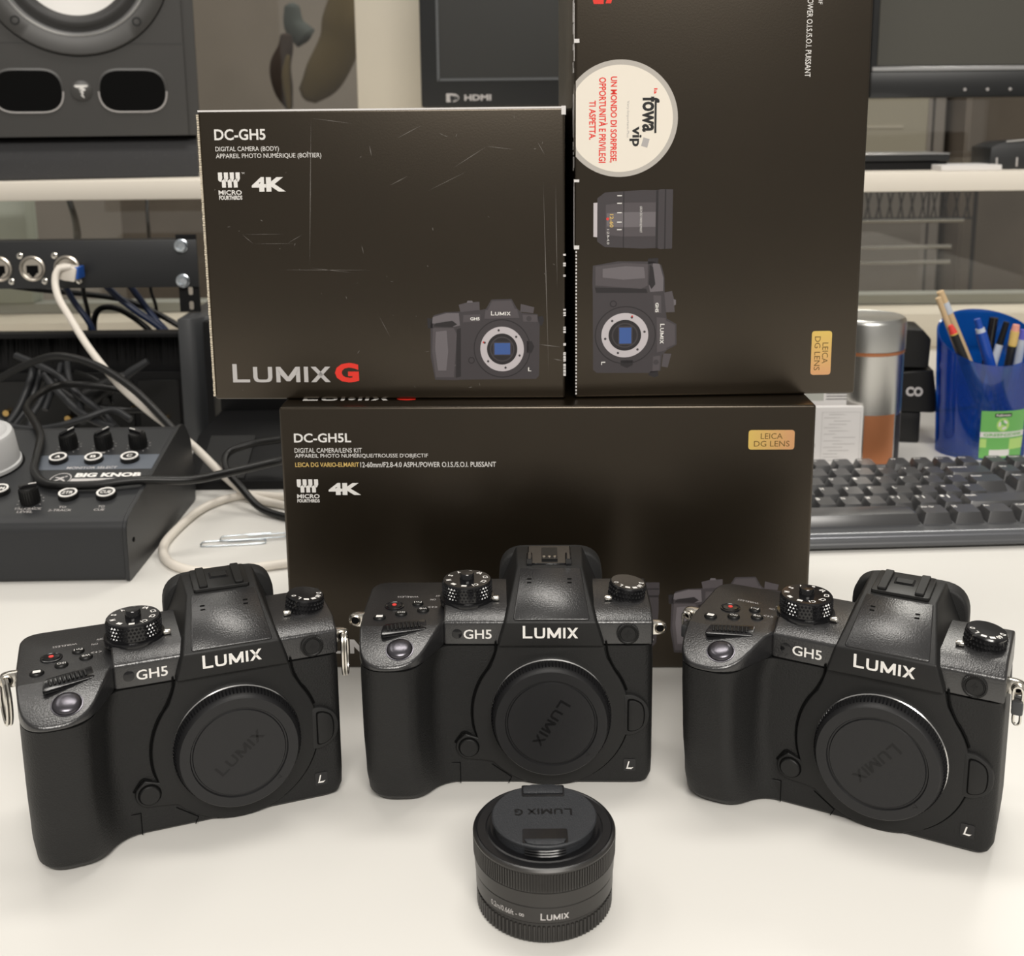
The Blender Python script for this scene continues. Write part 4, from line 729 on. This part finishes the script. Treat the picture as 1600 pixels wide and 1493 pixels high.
for lab, P, r, m in [
    ('left navy network cable hanging below the patch panel', [(-447.2, 1128.2, 151.1), (-438.2, 1128.4, 131.7), (-424.0, 1128.3, 108.7), (-417.6, 1132.0, 85.0)], 3.0, 'cableb'),
    ('middle navy network cable slanting below the patch panel', [(-409.3, 1124.7, 154.4), (-394.7, 1124.6, 138.2), (-373.7, 1124.5, 120.5), (-353.2, 1127.2, 103.6), (-338.8, 1128.4, 84.9)], 3.4, 'cableb'),
    ('right navy network cable slanting below the patch panel', [(-388.1, 1136.9, 152.4), (-376.7, 1137.0, 134.9), (-362.0, 1136.9, 113.0), (-348.9, 1136.9, 96.5), (-341.6, 1136.8, 80.0)], 3.2, 'cableb'),
    ('thick black cable sagging below the patch panel', [(-537.0, 1159.2, 146.4), (-485.1, 1159.2, 139.3), (-433.1, 1159.1, 133.4), (-394.2, 1159.1, 126.4), (-362.4, 1159.1, 111.3), (-337.0, 1159.1, 95.7)], 3.0, 'cable'),
    ('black cable arching up behind the rack top', [(-434.2, 1165.2, 82.1), (-432.9, 1165.2, 105.7), (-425.3, 1165.1, 117.7), (-410.1, 1165.3, 118.2), (-392.3, 1165.1, 108.7), (-375.5, 1165.2, 92.9), (-369.9, 1165.2, 78.0)], 3.2, 'cable'),
    ('thin black cable dropping under the patch panel', [(-434.6, 1146.7, 154.9), (-434.2, 1146.7, 135.2), (-431.4, 1146.8, 115.5), (-431.0, 1146.8, 88.9)], 2.2, 'cable'),
    ('thin black cable near the rack rail', [(-373.8, 1171.3, 151.0), (-373.7, 1171.3, 134.3), (-369.7, 1171.4, 117.5), (-368.0, 1171.3, 83.6)], 1.8, 'cable'),
    ('black cable hanging from the shelf at left', [(-590.6, 1522.1, 226.6), (-569.5, 1484.0, 205.3), (-535.9, 1408.1, 189.0), (-468.9, 1233.0, 182.2), (-443.9, 1159.1, 153.4)], 4.0, 'cable'),
    ('thin dark cable hanging from the shelf near the cartons', [(-480.5, 1522.0, 225.4), (-470.9, 1484.0, 194.5), (-446.8, 1407.9, 168.4), (-408.7, 1282.8, 136.7)], 2.2, 'cable')]:
    cable(lab, P, r, m, group='cables behind the patch panel')
# paper clips
for lab, (x, y), a, s_ in (('silver paper clip nearer the mixer, overlapping the other', (-206.4, 795), 7, 46), ('silver paper clip nearer the carton', (-193.2, 804.5), 10, 48)):
    q = s_/2; P = [(-q*.2, 3.2), (q*.85, 3.2), (q, 1.6), (q, -1.6), (q*.85, -3.2), (-q*.8, -3.2), (-q, -1.4), (-q, 1.8), (-q*.8, 4), (q*.5, 4.4)]
    o = MB().tube(spline([(u, v*1.25, .75+.35*(i > 6)) for i, (u, v) in enumerate(P)], 5), .6, 7).build('paper_clip', 'zinc', None, sharp=60, loc=(x, y, 0.02 if a == 7 else 1.0)); o.rotation_euler = (0, 0, rad(a)); tag(o, lab, 'paper clip', 'paper clips on the desk')

# ================================================================ loudspeaker on its foam pad
spk_loc = (-475.9, 1309, 0)
pd = tag(MB().prism(rpoly([(-2, 244.5, 2), (0, 271, 10), (12, 288, 14), (30, 291, 4), (150, 291, 2), (150, 244.5, 2)], 5), -124, 118, 'x').build('foam_pad', 'foam', None, sharp=45, loc=(spk_loc[0], spk_loc[1]+1.5, 0)), 'dark speckled foam pad under the loudspeaker', 'foam pad'); pd.rotation_euler = (0, 0, rad(15.3))
sp = thing('studio_monitor', 'black studio loudspeaker with pale cone and two oval ports', 'speaker', (spk_loc[0], spk_loc[1], 291.4), 15.3); set_stretch(1.053, 1.0, 1.032)
MB().box(-112, 117, 16.2, 160, 0, 315).build('cabinet', 'spkside', sp, (3, 2))
hole = [(-2+74*math.cos(-PI/2-2*PI*i/64), 182+74*math.sin(-PI/2-2*PI*i/64)) for i in range(65)]; fr = MB(); fr.prism([(-112, .5), (-2, .5)]+hole+[(-2, .5), (104, .5), (104, 314), (-112, 314)], 0, 16.1); fr.box(104.2, 116.5, 5, 16.1, .5, 314); bf = fr.build('front_baffle', 'spk', sp)
MB().box(-111, 103.4, -.15, .4, 98.6, 99.2).build('baffle_seam', 'spkside', sp)
WZ = 182; mb = MB().lathe([(96, .5), (96, -2.5), (94.5, -3.4), (77, -3.4), (75, -2.4)], 72, 'y', (-2, 0, WZ), cap=False); wr_ = mb.build('woofer_ring', 'ring', sp, sharp=30)
MB().lathe([(97.3, .2), (97.2, -.3), (96, -.3)], 72, 'y', (-2, 0, WZ), cap=False).build('ring_gap', 'dark', wr_)
MB().lathe([(76.5, -4.2), (74.5, -5), (73, -3), (70, 3.0)], 72, 'y', (-2, 0, WZ), cap=False).build('trim_ring', 'silverline', wr_, sharp=60)
MB().lathe([(73.5, 2), (68, -3), (62, -5), (57, -3), (54, 2.4)], 72, 'y', (-2, 0, WZ), cap=False).build('surround', 'surround', sp, sharp=60)
MB().lathe([(55, 2), (40, 7), (22, 12), (10, 10), (0.01, 9)], 64, 'y', (-2, 0, WZ), cap=False).build('cone', 'cone', sp, sharp=60)
for a in (-135, -45, 45, 135): x, z = -2+85*math.cos(rad(a)), WZ+85*math.sin(rad(a)); MB().lathe([(5, -3), (4.8, -3.9), (3.4, -3.9), (3, -3), (0.01, -3)], 18, 'y', (x, 0, z)).build('screw', 'black', wr_)
for cx in (-56, 49): 
    p_ = MB().prism(rrect(cx-36, 25, cx+36, 73, 23.5, 8), -.7, .3).build('bass_port', 'ring', sp, (.5, 2)); MB().prism(rrect(cx-33.5, 27.5, cx+33.5, 70.5, 21, 8), -.9, .2).build('port_opening', 'dark', p_)
    MB().tube([(p[0], -.7, p[1]) for p in rrect(cx-34.8, 26.2, cx+34.8, 71.8, 22, 8)[:18][::1]], .9, 6).build('port_lip_highlight', 'greyp', p_)  # pale tube paints the highlight along the port's lower lip
bg = MB().lathe([(11, 0), (11, -1), (10.4, -1.4), (0.01, -1.4)], 32, 'y', (-3, 0, 49)).build('logo_badge', 'ring', sp)
flat(MB(), [(-7, 5), (-6, 6.2), (6.4, 6.2), (7, 5), (6, 4), (2, 3.4), (4.6, 1), (2.6, -.4), (.6, -.6), (2.4, -2.4), (1, -4), (2.2, -6), (3, -7.4), (1.4, -7), (-.6, -5), (.4, -2.8), (-1.8, -1), (1, .8), (-3, 1), (-1, 2.8), (-5.6, 3.4)], lambda u, v: (-3+u, -1.5, 49+v)).build('spiral_emblem', 'white', bg)

# ================================================================ monitors on the shelf
m1 = thing('computer_monitor', 'black monitor lettered HDMI behind the tall carton', 'monitor', (158.8, 1420, 244)); set_stretch(1.052, 1, 1.042)
MB().box(-253, 253, 0, 40, 74, 400).build('bezel', 'bezel', m1, (3, 2)); MB().box(-231, 231, -.4, 2, 107, 395).build('screen', 'screen', m1)
mb = MB(); mb.box(-232, 232, -2, .5, 104, 107); mb.box(-234, -231, -2, .5, 104, 400); mb.box(231, 234, -2, .5, 104, 400); mb.build('screen_rim', mat('rim_grey', (.10, .105, .11), .3), m1)
MB().box(-30, 30, 12, 26, 6, 90).build('stand_neck', 'bezel', m1); MB().box(-110, 110, -60, 30, 0, 7).build('stand_foot', 'bezel', m1, (2, 2))
text('printed_text', 'HDMI', (-203, 81.5, -172, 88.5), lambda u, v: (u, -.2, v), 'greyp', m1, .04)
mb = MB(); letters(mb, 'D', (-224, 80, -209, 90), lambda u, v: (u, -.2, v), .06); letters(mb, 'P', (-219, 78.5, -210, 87), lambda u, v: (u, -.25, v), .03, 1); mb.build('printed_emblem', ['greyp', 'bezel'], m1)
m2 = thing('computer_monitor', 'wide monitor with silver lower trim and small buttons at upper right', 'monitor', (743.7, 1465, 244)); set_stretch(1.062, 1, 1.05)
MB().box(-270, 270, 18, 50, 80, 460).build('housing', 'bezel', m2, (3, 2)); MB().box(-262, 262, 16, 19, 118, 455).build('screen', 'screenr', m2)
MB().box(-268, 268, 14, 19, 111.5, 116.5).build('silver_trim', 'silverline', m2, (.5, 1)); MB().box(-270, 270, 13, 30, 80, 111).build('lower_bezel', 'bezel', m2, (2, 2))
for i in range(6): MB().lathe([(2, 13.2), (1.8, 12.4), (0.01, 12.3)], 12, 'y', (-157+i*27, 0, 89)).build('button_mark', 'greyp', m2)
MB().box(-25, 25, -20, 20, 6, 100).build('stand_neck', 'bezel', m2); MB().box(-80, 80, -90, 0, 0, 7).build('stand_foot', 'bezel', m2, (2, 2))
d1 = thing('flat_device', 'thin black device with pale top edge on the shelf beside the tall carton', 'device', (467.2, 1320.7, 244)); set_stretch(1.038, 1.1, 1.033)
MB().box(-70, 32, 0, 70, 0, 9).build('base', 'rackm', d1, (.8, 1)); MB().box(-70, 34, -2, 70, 10, 17).build('upper_case', 'bezel', d1, (.8, 1)); MB().box(-70, 34, -2.2, 68, 17, 18.6).build('pale_edge', 'silverline', d1, (.4, 1))
tag(MB().box(465.3, 530.5, 1172, 1223, 236.4, 242.4).build('paper_pad', 'paper', None, (.5, 1)), 'small white pad of paper on the shelf between black devices', 'paper')
set_stretch(1.044, 1.1, 1.034)
d2 = thing('docking_device', 'black ridged device with shiny edge on the shelf at far right', 'device', (616.1, 1314.3, 244))
MB().prism(rpoly([(-66, 0, 1), (-66, 24, 2), (-52, 30, 6), (100, 36, 4), (100, 0, 1)], 4), 0, 50).build('case', 'bezel', d2, (.8, 2)); MB().tube(spline([(-50, -.3, 30.4), (-20, -.3, 32.6), (30, -.3, 34.6), (98, -.3, 36)], 4), .9, 6).build('shiny_edge', 'silverline', d2)
for i in range(6): MB().box(-60+i*22, -58+i*22, -1.2, .4, 3, 13).build('front_ridge', 'greyp', d2, (.3, 1))

# ================================================================ keyboard
kbd = thing('computer_keyboard', 'black computer keyboard with white legends behind the right camera', 'keyboard', (94.9, 758.6, 0), 2.35); set_stretch(1.013, 1.144, 1.117)
K0 = 18.5; tilt = 0.03; zk = lambda y: 6.5+tilt*y
MB().prism(rpoly([(0, 3, 3), (3, 8, 4), (12, 9, 4), (22, 8, 1), (136, 11.5, 2), (142, 13.5, 3), (146, 9, 3), (138, 2, 2), (4, 1.5, 2)], 4), 0, 450, 'x').build('case', 'keyb', kbd, sharp=45)
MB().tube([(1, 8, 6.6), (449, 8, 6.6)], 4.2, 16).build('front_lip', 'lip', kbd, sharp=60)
for x in (20, 420): MB().box(x, x+16, 12, 22, 0, 1.6).build('rubber_foot', 'rubber', kbd); MB().box(x, x+16, 122, 132, 0, 2.2).build('rubber_foot', 'rubber', kbd)
_kc = {}
def key(x, y, w_, leg=None, h=1, hgt=8):
    kk = (round(w_, 2), h)
    if kk not in _kc:
        W_, H_ = w_*19-1.0, h*19-1.0
        lo = rrect(-W_/2, -H_/2, W_/2, H_/2, 1, 2); hi = rrect(-W_/2+2.6, -H_/2+2.2, W_/2-2.6, H_/2-1.2, 1.6, 2)
        m_ = MB().loft([[(a, b, 0) for a, b in lo], [(a, b, hgt-.6) for a, b in hi], [(a*.97, b*.97, hgt) for a, b in hi]]).mesh('key', sharp=35); m_.materials.append(MT['keyc']); _kc[kk] = m_
    o = put('key', _kc[kk], kbd, loc=(x, y, zk(y))); o.rotation_euler = (math.atan(tilt), 0, 0)
    if leg:
        W_ = w_*19; n = max(len(l) for l in leg); mb = MB(); x0 = -W_/2+4.2
        if len(leg) == 1 and n > 1: letters(mb, leg[0], (x0, 3.2, x0+min(W_-8, n*1.7), 5.8), lambda u, v: (u, v, hgt+.06), .02, 0, 2)
        else:
            for i, l in enumerate(leg): letters(mb, l, (x0+i*5, 2.2 if len(leg) == 1 else 1.0+2*(i == 0), x0+i*5+(2.6 if l not in '.,-\'' else 1.2), 6.2), lambda u, v: (u, v, hgt+.06), .02, 0, 2)
        mb.build('legend', 'white', o)
def row(y, items, x=14.0):
    for it in items:
        w_, leg = it if isinstance(it, tuple) else (1, it)
        if leg != '_': key(x+w_*19/2, y, w_, [leg] if isinstance(leg, str) and leg else (list(leg) if leg else None))
        x += w_*19
Y0 = 34
row(Y0, [(1.25, 'Ctrl'), (1.25, 'Win'), (1.25, 'Alt'), (6.25, None), (1.25, 'Alt Gr'), (1.25, 'H'), (1.25, 'Fn'), (1.25, 'Ctrl'), (.25, '_'), '<', 'v', '>', (.25, '_'), (2, '0'), '.'])
row(Y0+19, [(1.25, 'Shift'), '<', *'ZXCVBNM', (1, (';', ',')), (1, (':', '.')), (1, ('_', '-')), (2.75, 'Shift'), (1.25, '_'), '^', (1.25, '_'), '1', '2', '3'])
row(Y0+38, [(1.75, 'Lock'), *'ASDFGHJKL', (1, 'òç'), (1, 'à#'), (1, 'ù$'), (1.25, '_'), (3.5, '_'), '4', '5', '6'])
row(Y0+57, [(1.5, 'Tab'), *'QWERTYUIOP', (1, 'è['), (1, '+]'), (1.5, 'Enter'), (.25, '_'), 'Canc', 'Fine', 'Pag', (.25, '_'), '7', '8', '9'])
row(Y0+76, [(1, '\\|'), *[(1, a) for a in ('1!', '2"', '3£', '4$', '5%', '6&', '7/', '8(', '9)', '0=', "'?", 'ì^')], (2, 'Backspace'), (.25, '_'), 'Ins', 'Home', 'Pag', (.25, '_'), 'Bloc', '/', '*'])
row(Y0+97, ['Esc', (1, '_'), 'F1', 'F2', 'F3', 'F4', (.5, '_'), 'F5', 'F6', 'F7', 'F8', (.5, '_'), 'F9', 'F10', 'F11', 'F12', (.25, '_'), 'Stamp', 'Scorr', 'Pausa'])

# ================================================================ things behind the keyboard
set_stretch(1.029, 1.05, 1.023)
lf = thing('white_leaflet_box', 'small white printed paper box between the cartons and the metal tin', 'box', (269.9, 955, 0), 0)
MB().box(-36, 35, 8, 13, 0, 55).build('paper_box', 'paper', lf, (.4, 1))
fl = lambda u, v: (u, 7.92, v); mb = MB(); rq = random.Random(9)
for i in range(15):
    z = 48-i*2.9; x0 = rq.choice([2, 6, 10]); mb.add([fl(x0, z), fl(x0+rq.uniform(8, 20), z), fl(x0+rq.uniform(8, 20), z+.5), fl(x0, z+.5)], [(0, 1, 2, 3)])
mb.build('printed_lines', 'greyp', lf)
mb = MB(); 
for a, b, c_, d_ in ((0, 3, 33, 3.3), (0, 50, 33, 50.3), (0, 3, .3, 50), (32.7, 3, 33, 50)): flat(mb, [(a, b), (c_, b), (c_, d_), (a, d_)], fl)
mb.build('printed_frame', 'greyp', lf); MB().lathe([(2, 7.9), (1.6, 7.9)], 14, 'y', (-7, 0, 21), cap=False).build('printed_ring', 'inkblack', lf)
bk = thing('picture_card_box', 'white box with a grey picture and stripes just behind the white leaflet box', 'box', (265.9, 975.5, 0))
MB().box(-40, 38, 0, 5, 0, 66.5).build('card_box', 'paper', bk, (.4, 1)); MB().box(-8, 8, -.15, .2, 57.5, 65).build('printed_picture', 'frame', bk)
for z in (58.5, 61, 63.5): MB().box(10, 34, -.15, .2, z, z+.8).build('printed_stripe', 'inkblack', bk)
tn = thing('metal_tin', 'round silver tin with copper bands behind the keyboard', 'tin', (316.4, 1000, 0)); set_stretch(1.002, 1.002, 1.062)
MB().lathe([(32.4, 0), (33, .6), (33, 94), (32, 95)], 64).build('body', 'tin', tn); MB().lathe([(33.2, 93.6), (33.6, 94), (33.6, 96), (33.2, 96.4)], 64, cap=False).build('copper_ring', 'copper', tn)
MB().lathe([(33.6, 96.6), (34, 97), (34, 119), (33.2, 121.5), (31.5, 123), (30, 122.4), (0.01, 122)], 64).build('lid', 'tinlid', tn)
MB().lathe([(33.15, 1), (33.15, 44)], 24, a0=rad(-104), a1=rad(-52), cap=False).build('copper_label', 'copper', tn); MB().lathe([(33.15, 1), (33.15, 42)], 10, a0=rad(-48), a1=rad(-28), cap=False).build('dark_label', 'pd', tn); MB().lathe([(33.15, 44), (33.15, 92)], 10, a0=rad(-36), a1=rad(-18), cap=False).build('blue_label', 'tinblue', tn)
set_stretch(1.029, 1.05, 1.023)
bx = thing('black_gift_box', 'black cardboard box stack with partial CO lettering behind the tin', 'box', (381.3, 1042.9, 0), -9.5)
MB().box(-22, 4, 0, 40, 0, 30).build('lower_box', 'black', bx, (2, 2)); MB().prism([(-26, 30), (14, 30), (18, 33), (12, 70), (-26, 66)], -3, 46).build('lettered_box', 'black', bx, (.8, 1)); MB().prism([(-28, 71), (8, 71), (9, 98), (2, 106), (-28, 108)], 0, 46).build('upper_box', 'black', bx, (.8, 1))
text('printed_text', 'CO', (-11, 45, 4, 54), lambda u, v: (u, -3.1, v), 'silverp', bx, .05)
CUPX, CUPY = 431.3, 1015
set_stretch(0.985, 0.985, 1.0)
cp = thing('pen_cup', 'translucent blue plastic pen cup with a green paper label', 'pen cup', (CUPX, CUPY, 0))
mb = MB(); N_ = 48; lo = []
def cw(a, z, ins=0): rr = 40+4.5*z/100-ins; return (rr*math.cos(a), rr*math.sin(a)*.8, z)
zr_ = lambda a: 107+20*math.sin(a)
for kf in (0, .02, .25, .5, .75, 1): lo.append([cw(2*PI*i/N_, kf*zr_(2*PI*i/N_)) for i in range(N_)])
for kf in (1, .75, .5, .25, .04): lo.append([cw(2*PI*i/N_, kf*zr_(2*PI*i/N_), 1.8) for i in range(N_)])
mb.loft(lo).build('cup_wall', 'cup', cp, sharp=60)
def cl(u, v, k=0.3): a = -PI/2+u/42; x, y, z = cw(a, v, -k); return (x, y, z)
def patch(mb, u0, v0, u1, v1, k, mi=0, n=10): mb.add([cl(u0+(u1-u0)*i/n, vv, k) for vv in (v0, v1) for i in range(n+1)], [(i, i+1, n+2+i, n+1+i) for i in range(n)], mi)
mb = MB(); patch(mb, -14, 2, 32, 46, .3); lb = mb.build('green_label', 'green', cp, label='green paper label with recycling symbol')
mb = MB(); patch(mb, -14, 21.5, 32, 26.5, .42); mb.build('label_band', 'paper', lb); mb = MB(); patch(mb, -2, 40.5, 14, 43.8, .42); mb.build('label_pill', 'inkblack', lb)
text('printed_text', 'Fellowes', (-.8, 41.2, 12.8, 43.2), lambda u, v: cl(u, v, .55), 'white', lb, .02); text('printed_text', 'GREEN2DESK', (-11, 22.6, 29, 25.4), lambda u, v: cl(u, v, .55), 'green', lb, .03)
mb = MB(); patch(mb, -5, 4, 15, 10, .42); mb.build('label_code_field', 'paper', lb)
for q_ in ((-14, 12, -8, 20), (14, 10, 32, 20)): mb = MB(); patch(mb, *q_, .42); mb.build('label_tint', 'green2', lb)
mb = MB(); flat(mb, circ(6, 33.3, 6, 24), lambda u, v: cl(u, v, .45)); mb.build('recycling_disc', 'green2', lb)
mb = MB()
for q in range(3): a0 = q*2*PI/3+.3; mb.add([cl(6+r_*math.cos(a0+t_*.17), 33.3+r_*math.sin(a0+t_*.17), .6) for r_ in (2.4, 4.4) for t_ in range(8)], [(i, i+1, 9+i, 8+i) for i in range(7)])
mb.build('recycling_arrows', 'paper', lb)
set_stretch(1, 1, 1)
def stick(name, label, cat, top, base, segs):
    """a pen or pencil from inside the cup to its upper end; segs = (part, start, end, r0, r1, material) as fractions from the base"""
    a, b = Vector(base), Vector(top); o = thing(name, label, cat, base, 0, 'pens and pencils in the blue cup')
    for nm, s0, s1, q0, q1, m in segs: d_ = b-a; MB().tube([d_*s0, d_*(s0+s1)/2, d_*s1], [q0, (q0+q1)/2, q1], 12 if 'dome' not in nm else 12).build(nm, m, o, sharp=60)
CB = lambda dx, dy: (CUPX+dx, CUPY+dy, 4)  # pen tops from image pixels, then scaled with the cup toward the camera
stick('wooden_pencil', 'tall beige wooden pencil with pale ferrule leaning left out of the cup', 'pencil', (387.1, 1018.5, 148.6), CB(24, 6), [('shaft', 0, .86, 3.6, 3.6, 'wood'), ('ferrule', .86, .93, 3.9, 3.9, 'clearpen'), ('end_grain', .93, 1, 3.6, 3.4, 'wood')])
stick('wooden_pencil', 'thin pale wooden pencil leaning left beside the tall beige one', 'pencil', (380.0, 1003.4, 145.1), CB(10, -8), [('shaft', 0, 1, 2.6, 2.6, 'wood')])
stick('striped_pencil', 'yellow and black pencil with red end leaning left', 'pencil', (389.3, 995.2, 121.6), CB(14, -18), [('shaft', 0, .94, 3.5, 3.5, 'yellow'), ('black_stripe', .70, .93, 3.62, 3.62, 'inkblack'), ('red_end', .94, 1, 3.6, 2.2, 'red')])
stick('ballpoint_pen', 'blue ballpoint pen with pale push button leaning in the cup', 'pen', (417.6, 1006.9, 125.0), CB(26, -14), [('barrel', 0, .90, 5, 5, 'bluepen'), ('collar', .90, .93, 4.2, 4, 'clearpen'), ('push_button', .93, 1, 3, 2.8, 'bluepen'), ])
stick('marker_pen', 'black capped pen at the back of the cup', 'pen', (441.0, 1026.6, 122.6), CB(0, 14), [('barrel', 0, .78, 3.6, 4, 'black'), ('cap', .78, 1, 4.2, 4, 'gloss')])
stick('ballpoint_pen', 'slim silver and black pen upright in the cup', 'pen', (448.9, 1017.5, 120.1), CB(-8, 6), [('barrel', 0, .82, 3.4, 3.4, 'clearpen'), ('cap', .82, 1, 3.0, 2.6, 'black')])
stick('striped_pencil', 'yellow and black pencil with pink eraser upright in the cup', 'pencil', (452.6, 1005.7, 119.7), CB(10, -4), [('shaft', 0, .84, 3.6, 3.6, 'yellow'), ('black_stripe', .66, .83, 3.72, 3.72, 'inkblack'), ('ferrule', .84, .95, 3.9, 3.9, 'goldp'), ('eraser', .95, 1, 3.6, 3, 'pink')])
stick('ballpoint_pen', 'violet pen at the right edge of the picture in the cup', 'pen', (463.1, 1012.7, 113.6), CB(22, 2), [('barrel', 0, .92, 3.6, 3.6, 'clearpen'), ('cap', .92, 1, 3.8, 3.4, 'purple')])
cable('thin black cable on the desk behind the pen cup', [(416.1, 1171.3, 1.9), (447.0, 1159.0, 1.9), (488.9, 1171.5, 1.8), (541.6, 1208.3, 1.9)], 1.8, 'cable')

# ================================================================ beyond the glass
cab = thing('storage_cabinet', 'dark brown storage cabinet seen through the glass at right', 'cabinet', (1282, 2747, -745)); set_stretch(1.12, 1.12, 1.09)
MB().box(-180, 500, 0, 400, 0, 1300).build('carcass', 'cabinet', cab, (4, 1)); MB().box(-176, 150, -6, 0, 20, 1280).build('door', 'cabinet', cab, (3, 1)); MB().box(156, 480, -6, 0, 20, 1280).build('door', 'cabinet', cab, (3, 1))
lk = thing('metal_locker', 'pale grey metal locker seen through the glass left of the brown cabinet', 'cabinet', (964, 2832, -745)); MB().box(-30, 90, 0, 400, 0, 1500).build('carcass', 'cabgrey', lk, (4, 1))
MB().box(26, 29, -2, 0, 10, 1490).build('door_gap', 'pd', lk); MB().box(60, 64, -2, 0, 10, 1490).build('door_gap', 'pd', lk)
cab2 = thing('storage_cabinet', 'brown grey storage cabinet seen through the glass below the shelf at left', 'cabinet', (-850, 2889, -745)); MB().box(-120, 640, 0, 400, 0, 870).build('carcass', 'cabinet', cab2, (4, 1))
for x in (-118, 135, 390): MB().box(x, x+246, -6, 0, 20, 860).build('door', 'cabinet', cab2, (3, 1))
wb = thing('wall_board', 'pale board seen through the glass between the tall carton and the right monitor', 'board', (767, 2327, 0)); set_stretch(1.09, 1.1, 1.085); MB().box(-80, 66, 0, 12, 212, 420).build('board', 'cream', wb, (2, 1)); MB().box(-60, 20, -2, 0, 262, 266).build('clip_rail', 'shelf', wb); MB().box(-80, 66, 4, 16, -686, 212).build('post', 'cabgrey', wb)
wr = thing('wire_basket', 'wire basket rack with silver rails seen through the glass', 'rack', (830.8, 2259.7, 0))
for z in (96, 48, 20): MB().tube([(-140, 0, z), (40 if z < 90 else 60, 0, z)], 4, 8).build('rail', 'steel', wr)
mb = MB()
for i in range(11): mb.tube([(-140+i*20, 0, 150), (-130+i*20, 0, 100)], 1.6, 5); mb.tube([(-130+i*20, 0, 150), (-140+i*20, 0, 100)], 1.6, 5)
mb.tube([(-140, 0, 150), (80, 0, 150)], 2.4, 6); mb.tube([(-140, 0, 100), (80, 0, 100)], 2.4, 6); mb.build('wire_mesh', 'pd', wr)
for x in (-140, 80): MB().tube([(x, 0, -686), (x, 0, 152)], 4, 8).build('post', 'pd', wr)
set_stretch(1, 1, 1)
jk = thing('hanging_jacket', 'brown and mustard jacket hanging behind the glass at left', 'jacket', (-389.8, 2395.9, 334.5)); J0 = Vector((-389.8, 2395.9, 334.5)); jr = lambda x, y, z: tuple(Vector((x, y, z))-J0)  # jacket points also remapped through their image pixels
MB().ctube([jr(-317.2, 2396.4, 586.2), jr(-330.4, 2396.4, 511.7), jr(-345.4, 2396.5, 461.6), jr(-380.6, 2396.2, 398.5), jr(-415.0, 2395.9, 360.5)], [30, 46, 42, 40, 22], 14).build('body', 'mustard', jk, sharp=80); MB().ctube([jr(-307.7, 2396.7, 598.5), jr(-314.3, 2396.1, 524.0), jr(-310.9, 2395.8, 473.8), jr(-311.9, 2395.9, 448.6)], [26, 22, 16, 8], 12).build('sleeve', 'brownc', jk, sharp=80)
MB().ctube([jr(-452.4, 2395.8, 481.6), jr(-455.0, 2396.0, 456.4), jr(-467.3, 2396.0, 418.5), jr(-463.1, 2396.7, 373.8), jr(-452.9, 2395.8, 337.8)], [12, 16, 22, 20, 8], 12).build('sleeve', 'brownc', jk, sharp=80); MB().ctube([jr(-448.1, 2451.0, 543.2), jr(-444.8, 2451.8, 504.9), jr(-421.9, 2451.0, 478.9)], [16, 22, 26], 12).build('hood', 'tealc', jk, sharp=80)
MB().ctube([jr(-444.2, 2361.5, 435.4), jr(-450.0, 2362.0, 397.9), jr(-446.3, 2361.7, 339.8)], [5, 9, 5], 10).build('lining', 'mustard', jk, sharp=80); MB().ctube([jr(-321.1, 2396.7, 586.3), jr(-316.9, 2396.4, 696.4)], 4, 8).build('hanger', 'steel', jk)
